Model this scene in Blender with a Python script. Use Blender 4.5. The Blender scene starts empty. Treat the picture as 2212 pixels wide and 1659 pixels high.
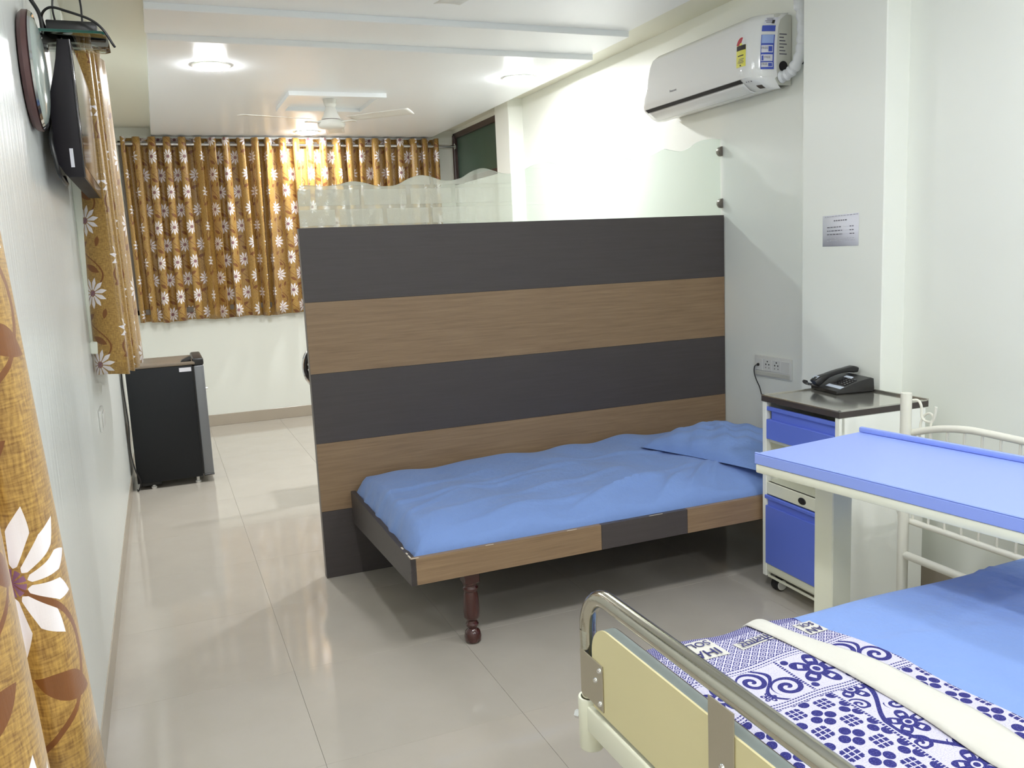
import bpy, bmesh, math, random
from math import sin, cos, pi, radians, sqrt
from mathutils import Vector, Matrix
random.seed(7)
C = bpy.context.scene.collection
SC = bpy.context.scene

# ------------------------------------------------------------------ camera, world, exposure
def make_camera():
    f, yaw, pitch, roll = 1851.217, 0.384258309, 0.151648805, -0.0460133099
    fw0 = Vector((sin(yaw), cos(yaw), 0)); r0 = Vector((cos(yaw), -sin(yaw), 0)); u0 = Vector((0, 0, 1))
    fw = fw0 * cos(pitch) - u0 * sin(pitch)
    u = u0 * cos(pitch) + fw0 * sin(pitch)
    r = r0 * cos(roll) + u * sin(roll)
    u2 = u * cos(roll) - r0 * sin(roll)
    cd = bpy.data.cameras.new('camera'); co = bpy.data.objects.new('camera', cd); C.objects.link(co)
    m = Matrix((r, u2, -fw)).transposed().to_4x4()
    m.translation = Vector((0.2982, 0.0, 1.4))
    co.matrix_world = m
    cd.sensor_width = 36.0; cd.sensor_fit = 'HORIZONTAL'; cd.lens = 36.0 * f / 2212.0
    cd.clip_start = 0.02; cd.clip_end = 60
    SC.camera = co
make_camera()
W = bpy.data.worlds.new('world'); SC.world = W; W.use_nodes = True
W.node_tree.nodes['Background'].inputs[0].default_value = (0.012, 0.014, 0.016, 1)
W.node_tree.nodes['Background'].inputs[1].default_value = 1.0
SC.view_settings.view_transform = 'Standard'
SC.view_settings.look = 'None'
SC.view_settings.exposure = 0.0
SC.view_settings.gamma = 1.0
SC.view_settings.use_curve_mapping = False
SC.cycles.max_bounces = 16
SC.cycles.diffuse_bounces = 9
LAMP = 305.0           # emission strength of the ceiling downlights
LAMP_TINT = (0.965, 0.985, 1.005)
# ceiling downlights (last two added as fill): x, y, ceiling height, strength factor, label
DOWNLIGHTS = [
    (0.69, 5.16, 2.495, 1.15, 'bright round ceiling downlight left of the ceiling fan, above the small fridge side'),
    (2.54, 5.19, 2.495, 1.6, 'round ceiling downlight close to the right wall beyond the air conditioner'),
    (1.60, 7.59, 2.495, 0.85, 'round ceiling downlight just in front of the far floral curtain'),
    (0.75, 1.22, 2.555, 0.86, 'round ceiling downlight over the aisle between left wall and hospital bed'),
    (1.33, 1.31, 2.555, 0.25, 'round ceiling downlight over the foot of the hospital bed'),
    (2.37, 1.29, 2.555, 0.43, 'round ceiling downlight over the head of the hospital bed'),
    (0.75, -0.9, 2.555, 0.80, 'unseen downlight added as fill behind the camera, left side over the aisle'),  # out of view, added to lift the shaded walls and partition front
    (2.37, -0.9, 2.555, 0.90, 'unseen downlight added as fill behind the camera, towards the right wall'),  # out of view, second fill lamp added to even out the shade
]

# ------------------------------------------------------------------ small helpers
def srgb(r, g, b):
    def f(c):
        c /= 255.0
        return c / 12.92 if c <= 0.04045 else ((c + 0.055) / 1.055) ** 2.4
    return (f(r), f(g), f(b), 1.0)

class X:
    """tiny expression -> shader math nodes"""
    nt = None
    def __init__(s, v): s.v = v
    @staticmethod
    def op(kind, *a):
        n = X.nt.nodes.new('ShaderNodeMath'); n.operation = kind
        for i, q in enumerate(a):
            q = q.v if isinstance(q, X) else q
            if isinstance(q, (int, float)): n.inputs[i].default_value = float(q)
            else: X.nt.links.new(q, n.inputs[i])
        return X(n.outputs[0])
    def __add__(s, o): return X.op('ADD', s, o)
    __radd__ = __add__
    def __sub__(s, o): return X.op('SUBTRACT', s, o)
    def __rsub__(s, o): return X.op('SUBTRACT', o, s)
    def __mul__(s, o): return X.op('MULTIPLY', s, o)
    __rmul__ = __mul__
    def __truediv__(s, o): return X.op('DIVIDE', s, o)
    def __lt__(s, o): return X.op('LESS_THAN', s, o)
    def __gt__(s, o): return X.op('GREATER_THAN', s, o)
def fsin(a): return X.op('SINE', a)
def fcos(a): return X.op('COSINE', a)
def ffloor(a): return X.op('FLOOR', a)
def ffract(a): return X.op('FRACT', a)
def fabs_(a): return X.op('ABSOLUTE', a)
def fsqrt(a): return X.op('SQRT', a)
def fmin(a, b): return X.op('MINIMUM', a, b)
def fmax(a, b): return X.op('MAXIMUM', a, b)
def fatan2(a, b): return X.op('ARCTAN2', a, b)
def fclamp(a): return fmin(fmax(a, 0.0), 1.0)

def new_mat(name):
    m = bpy.data.materials.new(name); m.use_nodes = True
    nt = m.node_tree; X.nt = nt
    return m, nt, nt.nodes['Principled BSDF']
def set_in(b, k, v):
    if k in b.inputs: b.inputs[k].default_value = v
def mixrgb(nt, fac, a, b):
    n = nt.nodes.new('ShaderNodeMix'); n.data_type = 'RGBA'
    for idx, q in ((0, fac), (6, a), (7, b)):
        q = q.v if isinstance(q, X) else q
        if isinstance(q, (int, float)): n.inputs[idx].default_value = q
        elif isinstance(q, tuple): n.inputs[idx].default_value = q
        else: nt.links.new(q, n.inputs[idx])
    return n.outputs[2]
def coords(nt, kind='Object', scale=(1, 1, 1)):
    t = nt.nodes.new('ShaderNodeTexCoord'); mp = nt.nodes.new('ShaderNodeMapping')
    mp.inputs['Scale'].default_value = scale
    nt.links.new(t.outputs[kind], mp.inputs[0])
    return mp.outputs[0]
def noise(nt, vec, scale, detail=3.0, rough=0.5):
    n = nt.nodes.new('ShaderNodeTexNoise'); n.inputs['Scale'].default_value = scale
    n.inputs['Detail'].default_value = detail; n.inputs['Roughness'].default_value = rough
    nt.links.new(vec, n.inputs['Vector'])
    return n.outputs['Fac']
def bump(nt, b, h, strength, dist=0.01):
    n = nt.nodes.new('ShaderNodeBump'); n.inputs['Strength'].default_value = strength
    n.inputs['Distance'].default_value = dist
    nt.links.new(h.v if isinstance(h, X) else h, n.inputs['Height']); nt.links.new(n.outputs[0], b.inputs['Normal'])
def uvxy(nt):
    t = nt.nodes.new('ShaderNodeUVMap'); s = nt.nodes.new('ShaderNodeSeparateXYZ')
    nt.links.new(t.outputs[0], s.inputs[0])
    return X(s.outputs[0]), X(s.outputs[1]), t.outputs[0]

def plain(name, col, rough=0.5, metal=0.0, spec=0.5, var=0.0, nscale=8.0, bmp=0.0, bscale=80.0, stretch=(1, 1, 1), coat=0.0):
    m, nt, b = new_mat(name)
    b.inputs['Base Color'].default_value = col
    b.inputs['Roughness'].default_value = rough; b.inputs['Metallic'].default_value = metal
    set_in(b, 'Specular IOR Level', spec)
    if coat: set_in(b, 'Coat Weight', coat); set_in(b, 'Coat Roughness', 0.08)
    vec = coords(nt, 'Object', stretch)
    if var:
        f = noise(nt, vec, nscale)
        d = tuple(c * (1 - var) for c in col[:3]) + (1,); l = tuple(min(1, c * (1 + var)) for c in col[:3]) + (1,)
        nt.links.new(mixrgb(nt, f, d, l), b.inputs['Base Color'])
    if bmp: bump(nt, b, noise(nt, vec, bscale), bmp, 0.004)
    return m

MT = {}
MT['wall'] = plain('wall_cream_paint', srgb(236, 238, 231), 0.38, spec=0.35, var=0.02, nscale=2.5, bmp=0.06, bscale=30)
def left_wall_mat():
    m, nt, b = new_mat('wall_glossy_paint')
    b.inputs['Base Color'].default_value = srgb(230, 233, 230)
    b.inputs['Roughness'].default_value = 0.30
    vec = coords(nt, 'Object', (1, 14, 0.5))
    f = noise(nt, vec, 3.0, 3.0)
    bump(nt, b, f, 0.25, 0.012)
    return m
MT['wall_left'] = left_wall_mat()
MT['ceiling'] = plain('ceiling_white_paint', srgb(240, 244, 247), 0.32, spec=0.35, bmp=0.03, bscale=12)
MT['soffit'] = plain('soffit_cream_paint', srgb(230, 230, 216), 0.5, spec=0.3)
def tile_mat():
    m, nt, b = new_mat('vitrified_tile')
    oi = nt.nodes.new('ShaderNodeObjectInfo')
    vec = coords(nt, 'Object')
    f = noise(nt, vec, 5.0, 5.0, 0.6)
    c1 = mixrgb(nt, f, srgb(178, 171, 160), srgb(191, 184, 174))
    c2 = mixrgb(nt, X(oi.outputs['Random']) * 0.16, c1, srgb(176, 168, 154))
    nt.links.new(c2, b.inputs['Base Color'])
    b.inputs['Roughness'].default_value = 0.075; set_in(b, 'Specular IOR Level', 0.5)
    return m
MT['tile'] = tile_mat()
MT['grout'] = plain('tile_grout', srgb(150, 142, 130), 0.9)
MT['skirting'] = plain('skirting_tile', srgb(176, 165, 150), 0.25, var=0.05, nscale=6)
def laminate(name, dark, c_lo, c_hi, rough=0.42):
    m, nt, b = new_mat(name)
    vec = coords(nt, 'Object', (1.6, 20, 38))
    f = noise(nt, vec, 2.2, 6.0, 0.62)
    vec2 = coords(nt, 'Object', (6, 120, 260))
    g = noise(nt, vec2, 2.0, 2.0)
    h = fclamp((X(f) * 0.75 + X(g) * 0.25 - 0.32) * 2.6)
    nt.links.new(mixrgb(nt, h, c_lo, c_hi), b.inputs['Base Color'])
    b.inputs['Roughness'].default_value = rough; set_in(b, 'Specular IOR Level', 0.4)
    bump(nt, b, g, 0.06, 0.002)
    return m
MT['lam_dark'] = laminate('dark_laminate', True, srgb(69, 63, 62), srgb(76, 70, 70), 0.45)
MT['lam_wood'] = laminate('oak_laminate', False, srgb(124, 100, 76), srgb(152, 127, 99), 0.42)
MT['lam_edge'] = plain('laminate_edge_band', srgb(120, 114, 110), 0.5)
MT['chip'] = plain('chipped_board_core', srgb(215, 205, 188), 0.8, var=0.1, nscale=60)
def glass_etched():
    m, nt, b = new_mat('etched_brick_glass')
    out = nt.nodes['Material Output']
    u, v, uv = uvxy(nt)
    v = v + 0.006; row = ffloor(v / 0.083)
    uu = u / 0.208 + row * 0.47
    fu = fabs_(ffract(uu) - 0.5); fv = fabs_(ffract(v / 0.083) - 0.5)
    clear = fclamp((u - 1.30) / 0.75)
    brick = (fu < 0.452) * (fv < 0.40) * (1.0 - clear)
    sp = nt.nodes.new('ShaderNodeTexVoronoi'); sp.inputs['Scale'].default_value = 170
    nt.links.new(uv, sp.inputs['Vector'])
    nz = noise(nt, uv, 90, 3)
    h = (X(sp.outputs['Distance']) * 0.6 + X(nz) * 0.7) * brick + brick * 0.6
    bp = nt.nodes.new('ShaderNodeBump'); bp.inputs['Strength'].default_value = 0.75; bp.inputs['Distance'].default_value = 0.004
    nt.links.new(h.v, bp.inputs['Height'])
    gl = nt.nodes.new('ShaderNodeBsdfGlossy'); gl.inputs['Roughness'].default_value = 0.12
    gl.inputs['Color'].default_value = (0.9, 0.95, 0.93, 1)
    nt.links.new(bp.outputs[0], gl.inputs['Normal'])
    df = nt.nodes.new('ShaderNodeBsdfDiffuse'); df.inputs['Color'].default_value = srgb(208, 206, 194)
    nt.links.new(bp.outputs[0], df.inputs['Normal'])
    tl = nt.nodes.new('ShaderNodeBsdfTranslucent'); tl.inputs['Color'].default_value = srgb(214, 212, 200)
    tr = nt.nodes.new('ShaderNodeBsdfTransparent'); tr.inputs['Color'].default_value = (0.92, 0.965, 0.945, 1)
    m1 = nt.nodes.new('ShaderNodeMixShader'); m1.inputs[0].default_value = 0.6
    nt.links.new(df.outputs[0], m1.inputs[1]); nt.links.new(tl.outputs[0], m1.inputs[2])
    # how milky: bricks more than joints, the wall end of the pane almost clear
    milky = (0.40 + brick * 0.26) * (1.0 - clear * 0.85)
    m2 = nt.nodes.new('ShaderNodeMixShader')
    nt.links.new(milky.v, m2.inputs[0]); nt.links.new(tr.outputs[0], m2.inputs[1]); nt.links.new(m1.outputs[0], m2.inputs[2])
    fr = nt.nodes.new('ShaderNodeFresnel'); fr.inputs['IOR'].default_value = 1.25
    nt.links.new(bp.outputs[0], fr.inputs['Normal'])
    m3 = nt.nodes.new('ShaderNodeMixShader')
    nt.links.new((X(fr.outputs[0]) * 0.8 + brick * 0.03).v, m3.inputs[0])
    nt.links.new(m2.outputs[0], m3.inputs[1]); nt.links.new(gl.outputs[0], m3.inputs[2])
    nt.links.new(m3.outputs[0], out.inputs['Surface'])
    return m
MT['glass_brick'] = glass_etched()
def thin_glass(name, col, rough=0.02, gloss=0.12):
    m, nt, b = new_mat(name); out = nt.nodes['Material Output']
    tr = nt.nodes.new('ShaderNodeBsdfTransparent'); tr.inputs['Color'].default_value = col
    gl = nt.nodes.new('ShaderNodeBsdfGlossy'); gl.inputs['Roughness'].default_value = rough
    fr = nt.nodes.new('ShaderNodeFresnel'); fr.inputs['IOR'].default_value = 1.45
    mx = nt.nodes.new('ShaderNodeMixShader')
    nt.links.new(fr.outputs[0], mx.inputs[0]); nt.links.new(tr.outputs[0], mx.inputs[1]); nt.links.new(gl.outputs[0], mx.inputs[2])
    nt.links.new(mx.outputs[0], out.inputs['Surface'])
    return m
MT['glass_edge'] = plain('polished_glass_edge', srgb(200, 214, 205), 0.15, spec=0.8)
MT['glass_clear'] = thin_glass('clear_glass', (0.90, 0.96, 0.94, 1))
MT['glass_teal'] = plain('glass_teal_edge', srgb(40, 110, 100), 0.15, spec=0.8)
MT['glass_green'] = plain('frosted_green_pane', srgb(62, 84, 70), 0.28, var=0.12, nscale=14, bmp=0.15, bscale=120)
MT['glass_dark'] = plain('dark_window_pane', srgb(30, 30, 30), 0.1)
MT['alu'] = plain('grey_aluminium', srgb(120, 112, 104), 0.4, 0.6)
MT['frame_brown'] = plain('brown_window_frame', srgb(64, 42, 38), 0.3)
MT['steel'] = plain('brushed_stainless_steel', srgb(190, 186, 172), 0.17, 1.0, bmp=0.04, bscale=200)
MT['chrome'] = plain('chrome', srgb(220, 220, 220), 0.08, 1.0)
MT['rod'] = plain('curtain_rod_steel', srgb(200, 200, 200), 0.22, 1.0)
MT['plate_steel'] = plain('stainless_plate', srgb(186, 178, 160), 0.38, 0.9, bmp=0.1, bscale=300)
MT['cream_paint'] = plain('cream_powder_coat', srgb(226, 226, 206), 0.32, spec=0.5)
MT['white_paint'] = plain('white_powder_coat', srgb(226, 224, 212), 0.33, spec=0.5)
MT['cabinet_white'] = plain('off_white_powder_coat', srgb(243, 244, 236), 0.3)
MT['beige_board'] = plain('beige_laminated_board', srgb(214, 204, 158), 0.4, var=0.05, nscale=4)
MT['board_edge'] = plain('board_edge_grey', srgb(150, 160, 158), 0.6, var=0.12, nscale=30)
MT['board_back'] = plain('board_back_dark', srgb(84, 74, 66), 0.6)
MT['table_blue'] = plain('light_blue_laminate', srgb(140, 160, 230), 0.33, spec=0.5)
MT['cab_blue'] = plain('blue_powder_coat', srgb(100, 122, 220), 0.35, spec=0.5)
MT['black_plastic'] = plain('black_plastic', srgb(34, 33, 34), 0.35)
MT['black_gloss'] = plain('glossy_black_plastic', srgb(30, 26, 30), 0.12)
MT['tv_back'] = plain('dark_tv_casing', srgb(22, 18, 25), 0.5, spec=0.3)
MT['screen'] = plain('tv_screen_glass', srgb(14, 14, 18), 0.06, spec=0.7)
MT['brown_rim'] = plain('brown_clock_case', srgb(92, 66, 66), 0.35)
MT['clock_face'] = plain('clock_glass_face', srgb(170, 182, 176), 0.12)
MT['fridge_side'] = plain('charcoal_fridge_enamel', srgb(25, 27, 30), 0.5, spec=0.3, bmp=0.05, bscale=300)
MT['fridge_door'] = plain('grey_fridge_door', srgb(120, 122, 126), 0.35, 0.3)
MT['fridge_top'] = plain('taupe_fridge_top', srgb(120, 108, 94), 0.35)
MT['fan_white'] = plain('white_fan_enamel', srgb(228, 228, 222), 0.3)
MT['ac_white'] = plain('white_gloss_plastic', srgb(226, 226, 224), 0.12, spec=0.5)
MT['ac_side'] = plain('grey_white_plastic', srgb(200, 200, 190), 0.4)
MT['dark_slot'] = plain('dark_slot', srgb(26, 22, 24), 0.6)
MT['wrap'] = plain('white_wrapping_tape', srgb(222, 224, 226), 0.35, bmp=0.5, bscale=40)
MT['socket_white'] = plain('white_socket_plastic', srgb(218, 218, 214), 0.3)
MT['paper'] = plain('white_paper', srgb(214, 214, 222), 0.8)
MT['ink'] = plain('grey_ink', srgb(110, 108, 116), 0.8)
MT['ink_light'] = plain('faint_grey_ink', srgb(186, 186, 196), 0.8)
MT['yellow_paper'] = plain('yellow_sticker', srgb(224, 218, 96), 0.5)
MT['red_paper'] = plain('red_sticker', srgb(178, 44, 58), 0.5)
MT['black_ink'] = plain('black_ink', srgb(46, 40, 40), 0.6)
MT['blue_ink'] = plain('blue_print', srgb(64, 84, 178), 0.5)
MT['pale_blue'] = plain('pale_blue_print', srgb(150, 172, 222), 0.5)
MT['wood_leg'] = plain('polished_dark_brown_wood', srgb(66, 30, 26), 0.14, var=0.2, nscale=14, coat=0.4)
MT['granite'] = plain('dark_steel_top', srgb(200, 197, 188), 0.13, 0.85, var=0.04)
MT['top_edge'] = plain('dark_edge_strip', srgb(66, 58, 54), 0.45)
MT['rubber'] = plain('black_rubber', srgb(28, 27, 27), 0.6)
MT['label_grey'] = plain('pale_label_card', srgb(190, 198, 212), 0.5)
MT['purple'] = plain('violet_thread', srgb(120, 80, 150), 0.7)
MT['skirt_white'] = plain('white_architrave_paint', srgb(228, 232, 220), 0.4)

def fabric(name, col, rough=0.85, weave=900.0, var=0.06):
    m, nt, b = new_mat(name)
    vec = coords(nt, 'Object')
    f = noise(nt, vec, 5.0, 4.0)
    d = tuple(c * (1 - var) for c in col[:3]) + (1,); l = tuple(min(1, c * (1 + var)) for c in col[:3]) + (1,)
    nt.links.new(mixrgb(nt, f, d, l), b.inputs['Base Color'])
    b.inputs['Roughness'].default_value = rough; set_in(b, 'Specular IOR Level', 0.2)
    set_in(b, 'Sheen Weight', 0.15)
    g = noise(nt, coords(nt, 'Object', (1, 1, 1)), 14.0, 4.0, 0.55)
    bump(nt, b, g, 0.35, 0.02)
    return m
MT['sheet'] = fabric('blue_cotton_sheet', srgb(121, 149, 205))
MT['cot_sheet'] = fabric('deep_blue_mattress_cover', srgb(96, 128, 190))
MT['white_band'] = fabric('white_cotton_band', srgb(200, 198, 190))

def curtain_mat():
    m, nt, b = new_mat('golden_floral_satin')
    u, v, uv = uvxy(nt)
    du, dv = 0.152, 0.290
    un = u / du
    col = ffloor(un)
    par = col - ffloor(col * 0.5) * 2.0
    vn = v / dv + par * 0.5
    x = (ffract(un) - 0.5) * du
    y = (ffract(vn) - 0.5) * dv
    # daisy with pointed petals
    yf = y + 0.0
    r = fsqrt(x * x + yf * yf)
    th = fatan2(yf, x)
    n = 11.0
    a = fabs_(ffract(th * (n / (2 * pi)) + 0.25) - 0.5) * (2 * pi / n)
    r0, R = 0.013, 0.064
    t = fclamp((r - r0) / (R - r0))
    wid = fmin(fsin(X.op('POWER', t, 0.80) * pi) * 0.0102, r * 0.205)
    petal = ((a * r) < wid) * (r > r0) * (r < R)
    flower = petal
    centre = (r < 0.012) * (fabs_(fsin(th * 5.0)) > 0.45)
    # vine and leaves
    xv = fsin(y * (2 * pi / dv)) * 0.055
    vine = (fabs_(x - xv) < 0.0036)
    def leaf(cx, cy, ang, L, Wd):
        px = x - cx; py = y - cy
        p = px * cos(ang) + py * sin(ang); q = py * cos(ang) - px * sin(ang)
        return (fabs_(q) < ((1.0 - (p / L) * (p / L)) * Wd)) * (fabs_(p) < L)
    lf = fmax(fmax(leaf(0.012, 0.098, 2.6, 0.034, 0.013), leaf(-0.03, -0.098, 0.5, 0.032, 0.012)), leaf(0.045, -0.085, 1.3, 0.022, 0.009))
    vine = fmax(vine, 0.0)
    # woven slub
    def st(sx, sy, sc):
        mp = nt.nodes.new('ShaderNodeMapping'); mp.inputs['Scale'].default_value = (sx, sy, 1)
        nt.links.new(uv, mp.inputs[0]); return X(noise(nt, mp.outputs[0], sc, 3.0))
    slub = st(60, 420, 1.0) * 0.5 + st(420, 60, 1.0) * 0.5
    base = mixrgb(nt, fclamp((slub - 0.36) * 3.4), srgb(126, 88, 33), srgb(196, 157, 80))
    c = mixrgb(nt, fmax(vine, lf), base, srgb(122, 72, 24))
    c = mixrgb(nt, flower, c, srgb(236, 230, 234))
    c = mixrgb(nt, centre, c, srgb(132, 88, 120))
    nt.links.new(c, b.inputs['Base Color'])
    b.inputs['Roughness'].default_value = 0.38; set_in(b, 'Specular IOR Level', 0.55)
    set_in(b, 'Sheen Weight', 0.2)
    bump(nt, b, slub, 0.12, 0.003)
    return m
MT['curtain'] = curtain_mat()

def blanket_mat():
    m, nt, b = new_mat('navy_white_woven_blanket')
    u, v, uv = uvxy(nt)          # u = x, v = y in metres
    vv = v - (u - 1.17) * 0.06
    zone_dots = vv > 1.318
    zone_lat = (vv < 1.318) * (vv > 1.212)
    zone_flor = (vv < 1.196) * (vv > 1.088)
    zone_low = vv < 1.066
    lines = 1.0 - fmax(fmax(zone_dots, zone_lat), fmax(zone_flor, zone_low))
    lines_on = lines * ((fabs_(ffract(vv / 0.0075) - 0.5) < 0.20) * (ffract(u / 0.006) < 0.72))
    # fine dots
    dots = ((fsin(u * 1150.0) * fsin(vv * 1150.0)) > -0.25) * zone_dots
    # diamond lattice
    p = (u + vv) / 0.021; q = (u - vv) / 0.021
    fp = fabs_(ffract(p) - 0.5); fq = fabs_(ffract(q) - 0.5)
    lat = (fp < 0.40) * (fq < 0.40) * (1.0 - ((fabs_(fp - 0.20) < 0.07) * (fq < 0.22)) ) * (1.0 - (fabs_(fq - 0.20) < 0.07) * (fp < 0.22))
    lat = lat * zone_lat
    def daisy(cx, cy, S, n=5.0):
        x = cx; y = cy
        r = fsqrt(x * x + y * y) / S; th = fatan2(y, x)
        pr = fabs_(fcos(th * (n / 2))) * 0.62 + 0.38
        pet = (r < pr) * (r > 0.24)
        eye = (fabs_(fcos(th * (n / 2))) > 0.86) * (fabs_(r - 0.60) < 0.10)
        return fmax(pet * (1.0 - eye), r < 0.15)
    def ring(x, y, S):
        r = fsqrt(x * x + y * y) / S; th = fatan2(y, x)
        sp = ffract(r * 1.6 - th * (1 / (2 * pi)))
        return (sp < 0.52) * (r < 1.0)
    # floral cells 0.11 x 0.108 : alternately daisy, spiral
    cw = 0.108
    cu = (u - 1.172) / cw; cv = (vv - 1.088) / cw
    fx = (ffract(cu) - 0.5) * cw; fy = (ffract(cv) - 0.5) * cw
    par = ffloor(cu) - ffloor(ffloor(cu) * 0.5) * 2.0
    fl_a = fmax(daisy(fx, fy, 0.050), ((fsqrt((fabs_(fx) - 0.041) * (fabs_(fx) - 0.041) + (fabs_(fy) - 0.041) * (fabs_(fy) - 0.041))) < 0.0075))
    fl_b = fmax(fmax(ring(fx - 0.022, fy + 0.020, 0.031), ring(fx + 0.024, fy - 0.022, 0.030)), fmax((fabs_(fx - fsin(fy * 58.0) * 0.02 + 0.004) < 0.0042), daisy(fx + 0.03, fy + 0.032, 0.016)))
    fl = (par * fl_a + (1.0 - par) * fl_b) * zone_flor
    cell_line = zone_flor * (fabs_(fx) > 0.0512) * (ffract(vv / 0.006) < 0.7)
    # lower part: side border with vine, field with motifs
    ub = u - 1.292
    border = (ub > 0.0) * zone_low
    bl = border * (ub < 0.006) * (ffract(vv / 0.006) < 0.7)
    vy = (ffract(vv / 0.125) - 0.5) * 0.125
    bx = ub - 0.045
    wav = fabs_(bx - fsin(vv * (2 * pi / 0.25)) * 0.034) < 0.0052
    bd = fmax(fmax(daisy(bx, vy, 0.036), wav), fmax(ring(bx - 0.026, vy - 0.05, 0.02), ring(bx + 0.026, vy + 0.048, 0.02))) * border * (ub > 0.009)
    P = 0.046
    gu = (u + vv) / P * 0.75; gv = (u - vv) / P * 0.75
    mx = ffract(gu) - 0.5; my = ffract(gv) - 0.5
    gp = ffloor(gu) + ffloor(gv)
    gpar = gp - ffloor(gp * 0.5) * 2.0
    ax = fabs_(mx + my); ay = fabs_(mx - my)
    lob = fsqrt((fabs_(mx) - 0.24) * (fabs_(mx) - 0.24) + (fabs_(my) - 0.24) * (fabs_(my) - 0.24)) < 0.222
    star = (fmax(ax, ay) < 0.48) * (fmin(ax, ay) < 0.40) * (fabs_(ax - 0.16) > 0.035) * (fabs_(ay - 0.16) > 0.035)
    field = (gpar * lob + (1.0 - gpar) * star) * zone_low * fmax(ub < 0.0, ub > 0.108)
    navy = fmax(fmax(fmax(dots, lat), fmax(fl, cell_line)), fmax(fmax(bd, bl), fmax(field, lines_on)))
    # woven rib
    rib = fabs_(fsin(u * 900.0)) * 0.5 + fabs_(fsin(v * 700.0)) * 0.5
    fleck = X(noise(nt, uv, 420.0, 2.0))
    white = mixrgb(nt, fclamp((fleck - 0.45) * 2.5), srgb(200, 197, 214), srgb(160, 157, 184))
    nav = mixrgb(nt, fclamp((fleck - 0.52) * 4.0), srgb(48, 48, 112), srgb(96, 96, 160))
    c = mixrgb(nt, navy, white, nav)
    nt.links.new(c, b.inputs['Base Color'])
    b.inputs['Roughness'].default_value = 0.9; set_in(b, 'Specular IOR Level', 0.15)
    bump(nt, b, rib, 0.4, 0.002)
    return m
MT['blanket'] = blanket_mat()
def lamp_mat(f):
    m, nt, b = new_mat('led_diffuser')
    b.inputs['Base Color'].default_value = (0.9, 0.9, 0.9, 1)
    b.inputs['Emission Color'].default_value = LAMP_TINT + (1,)
    b.inputs['Emission Strength'].default_value = LAMP * f
    return m

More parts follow.
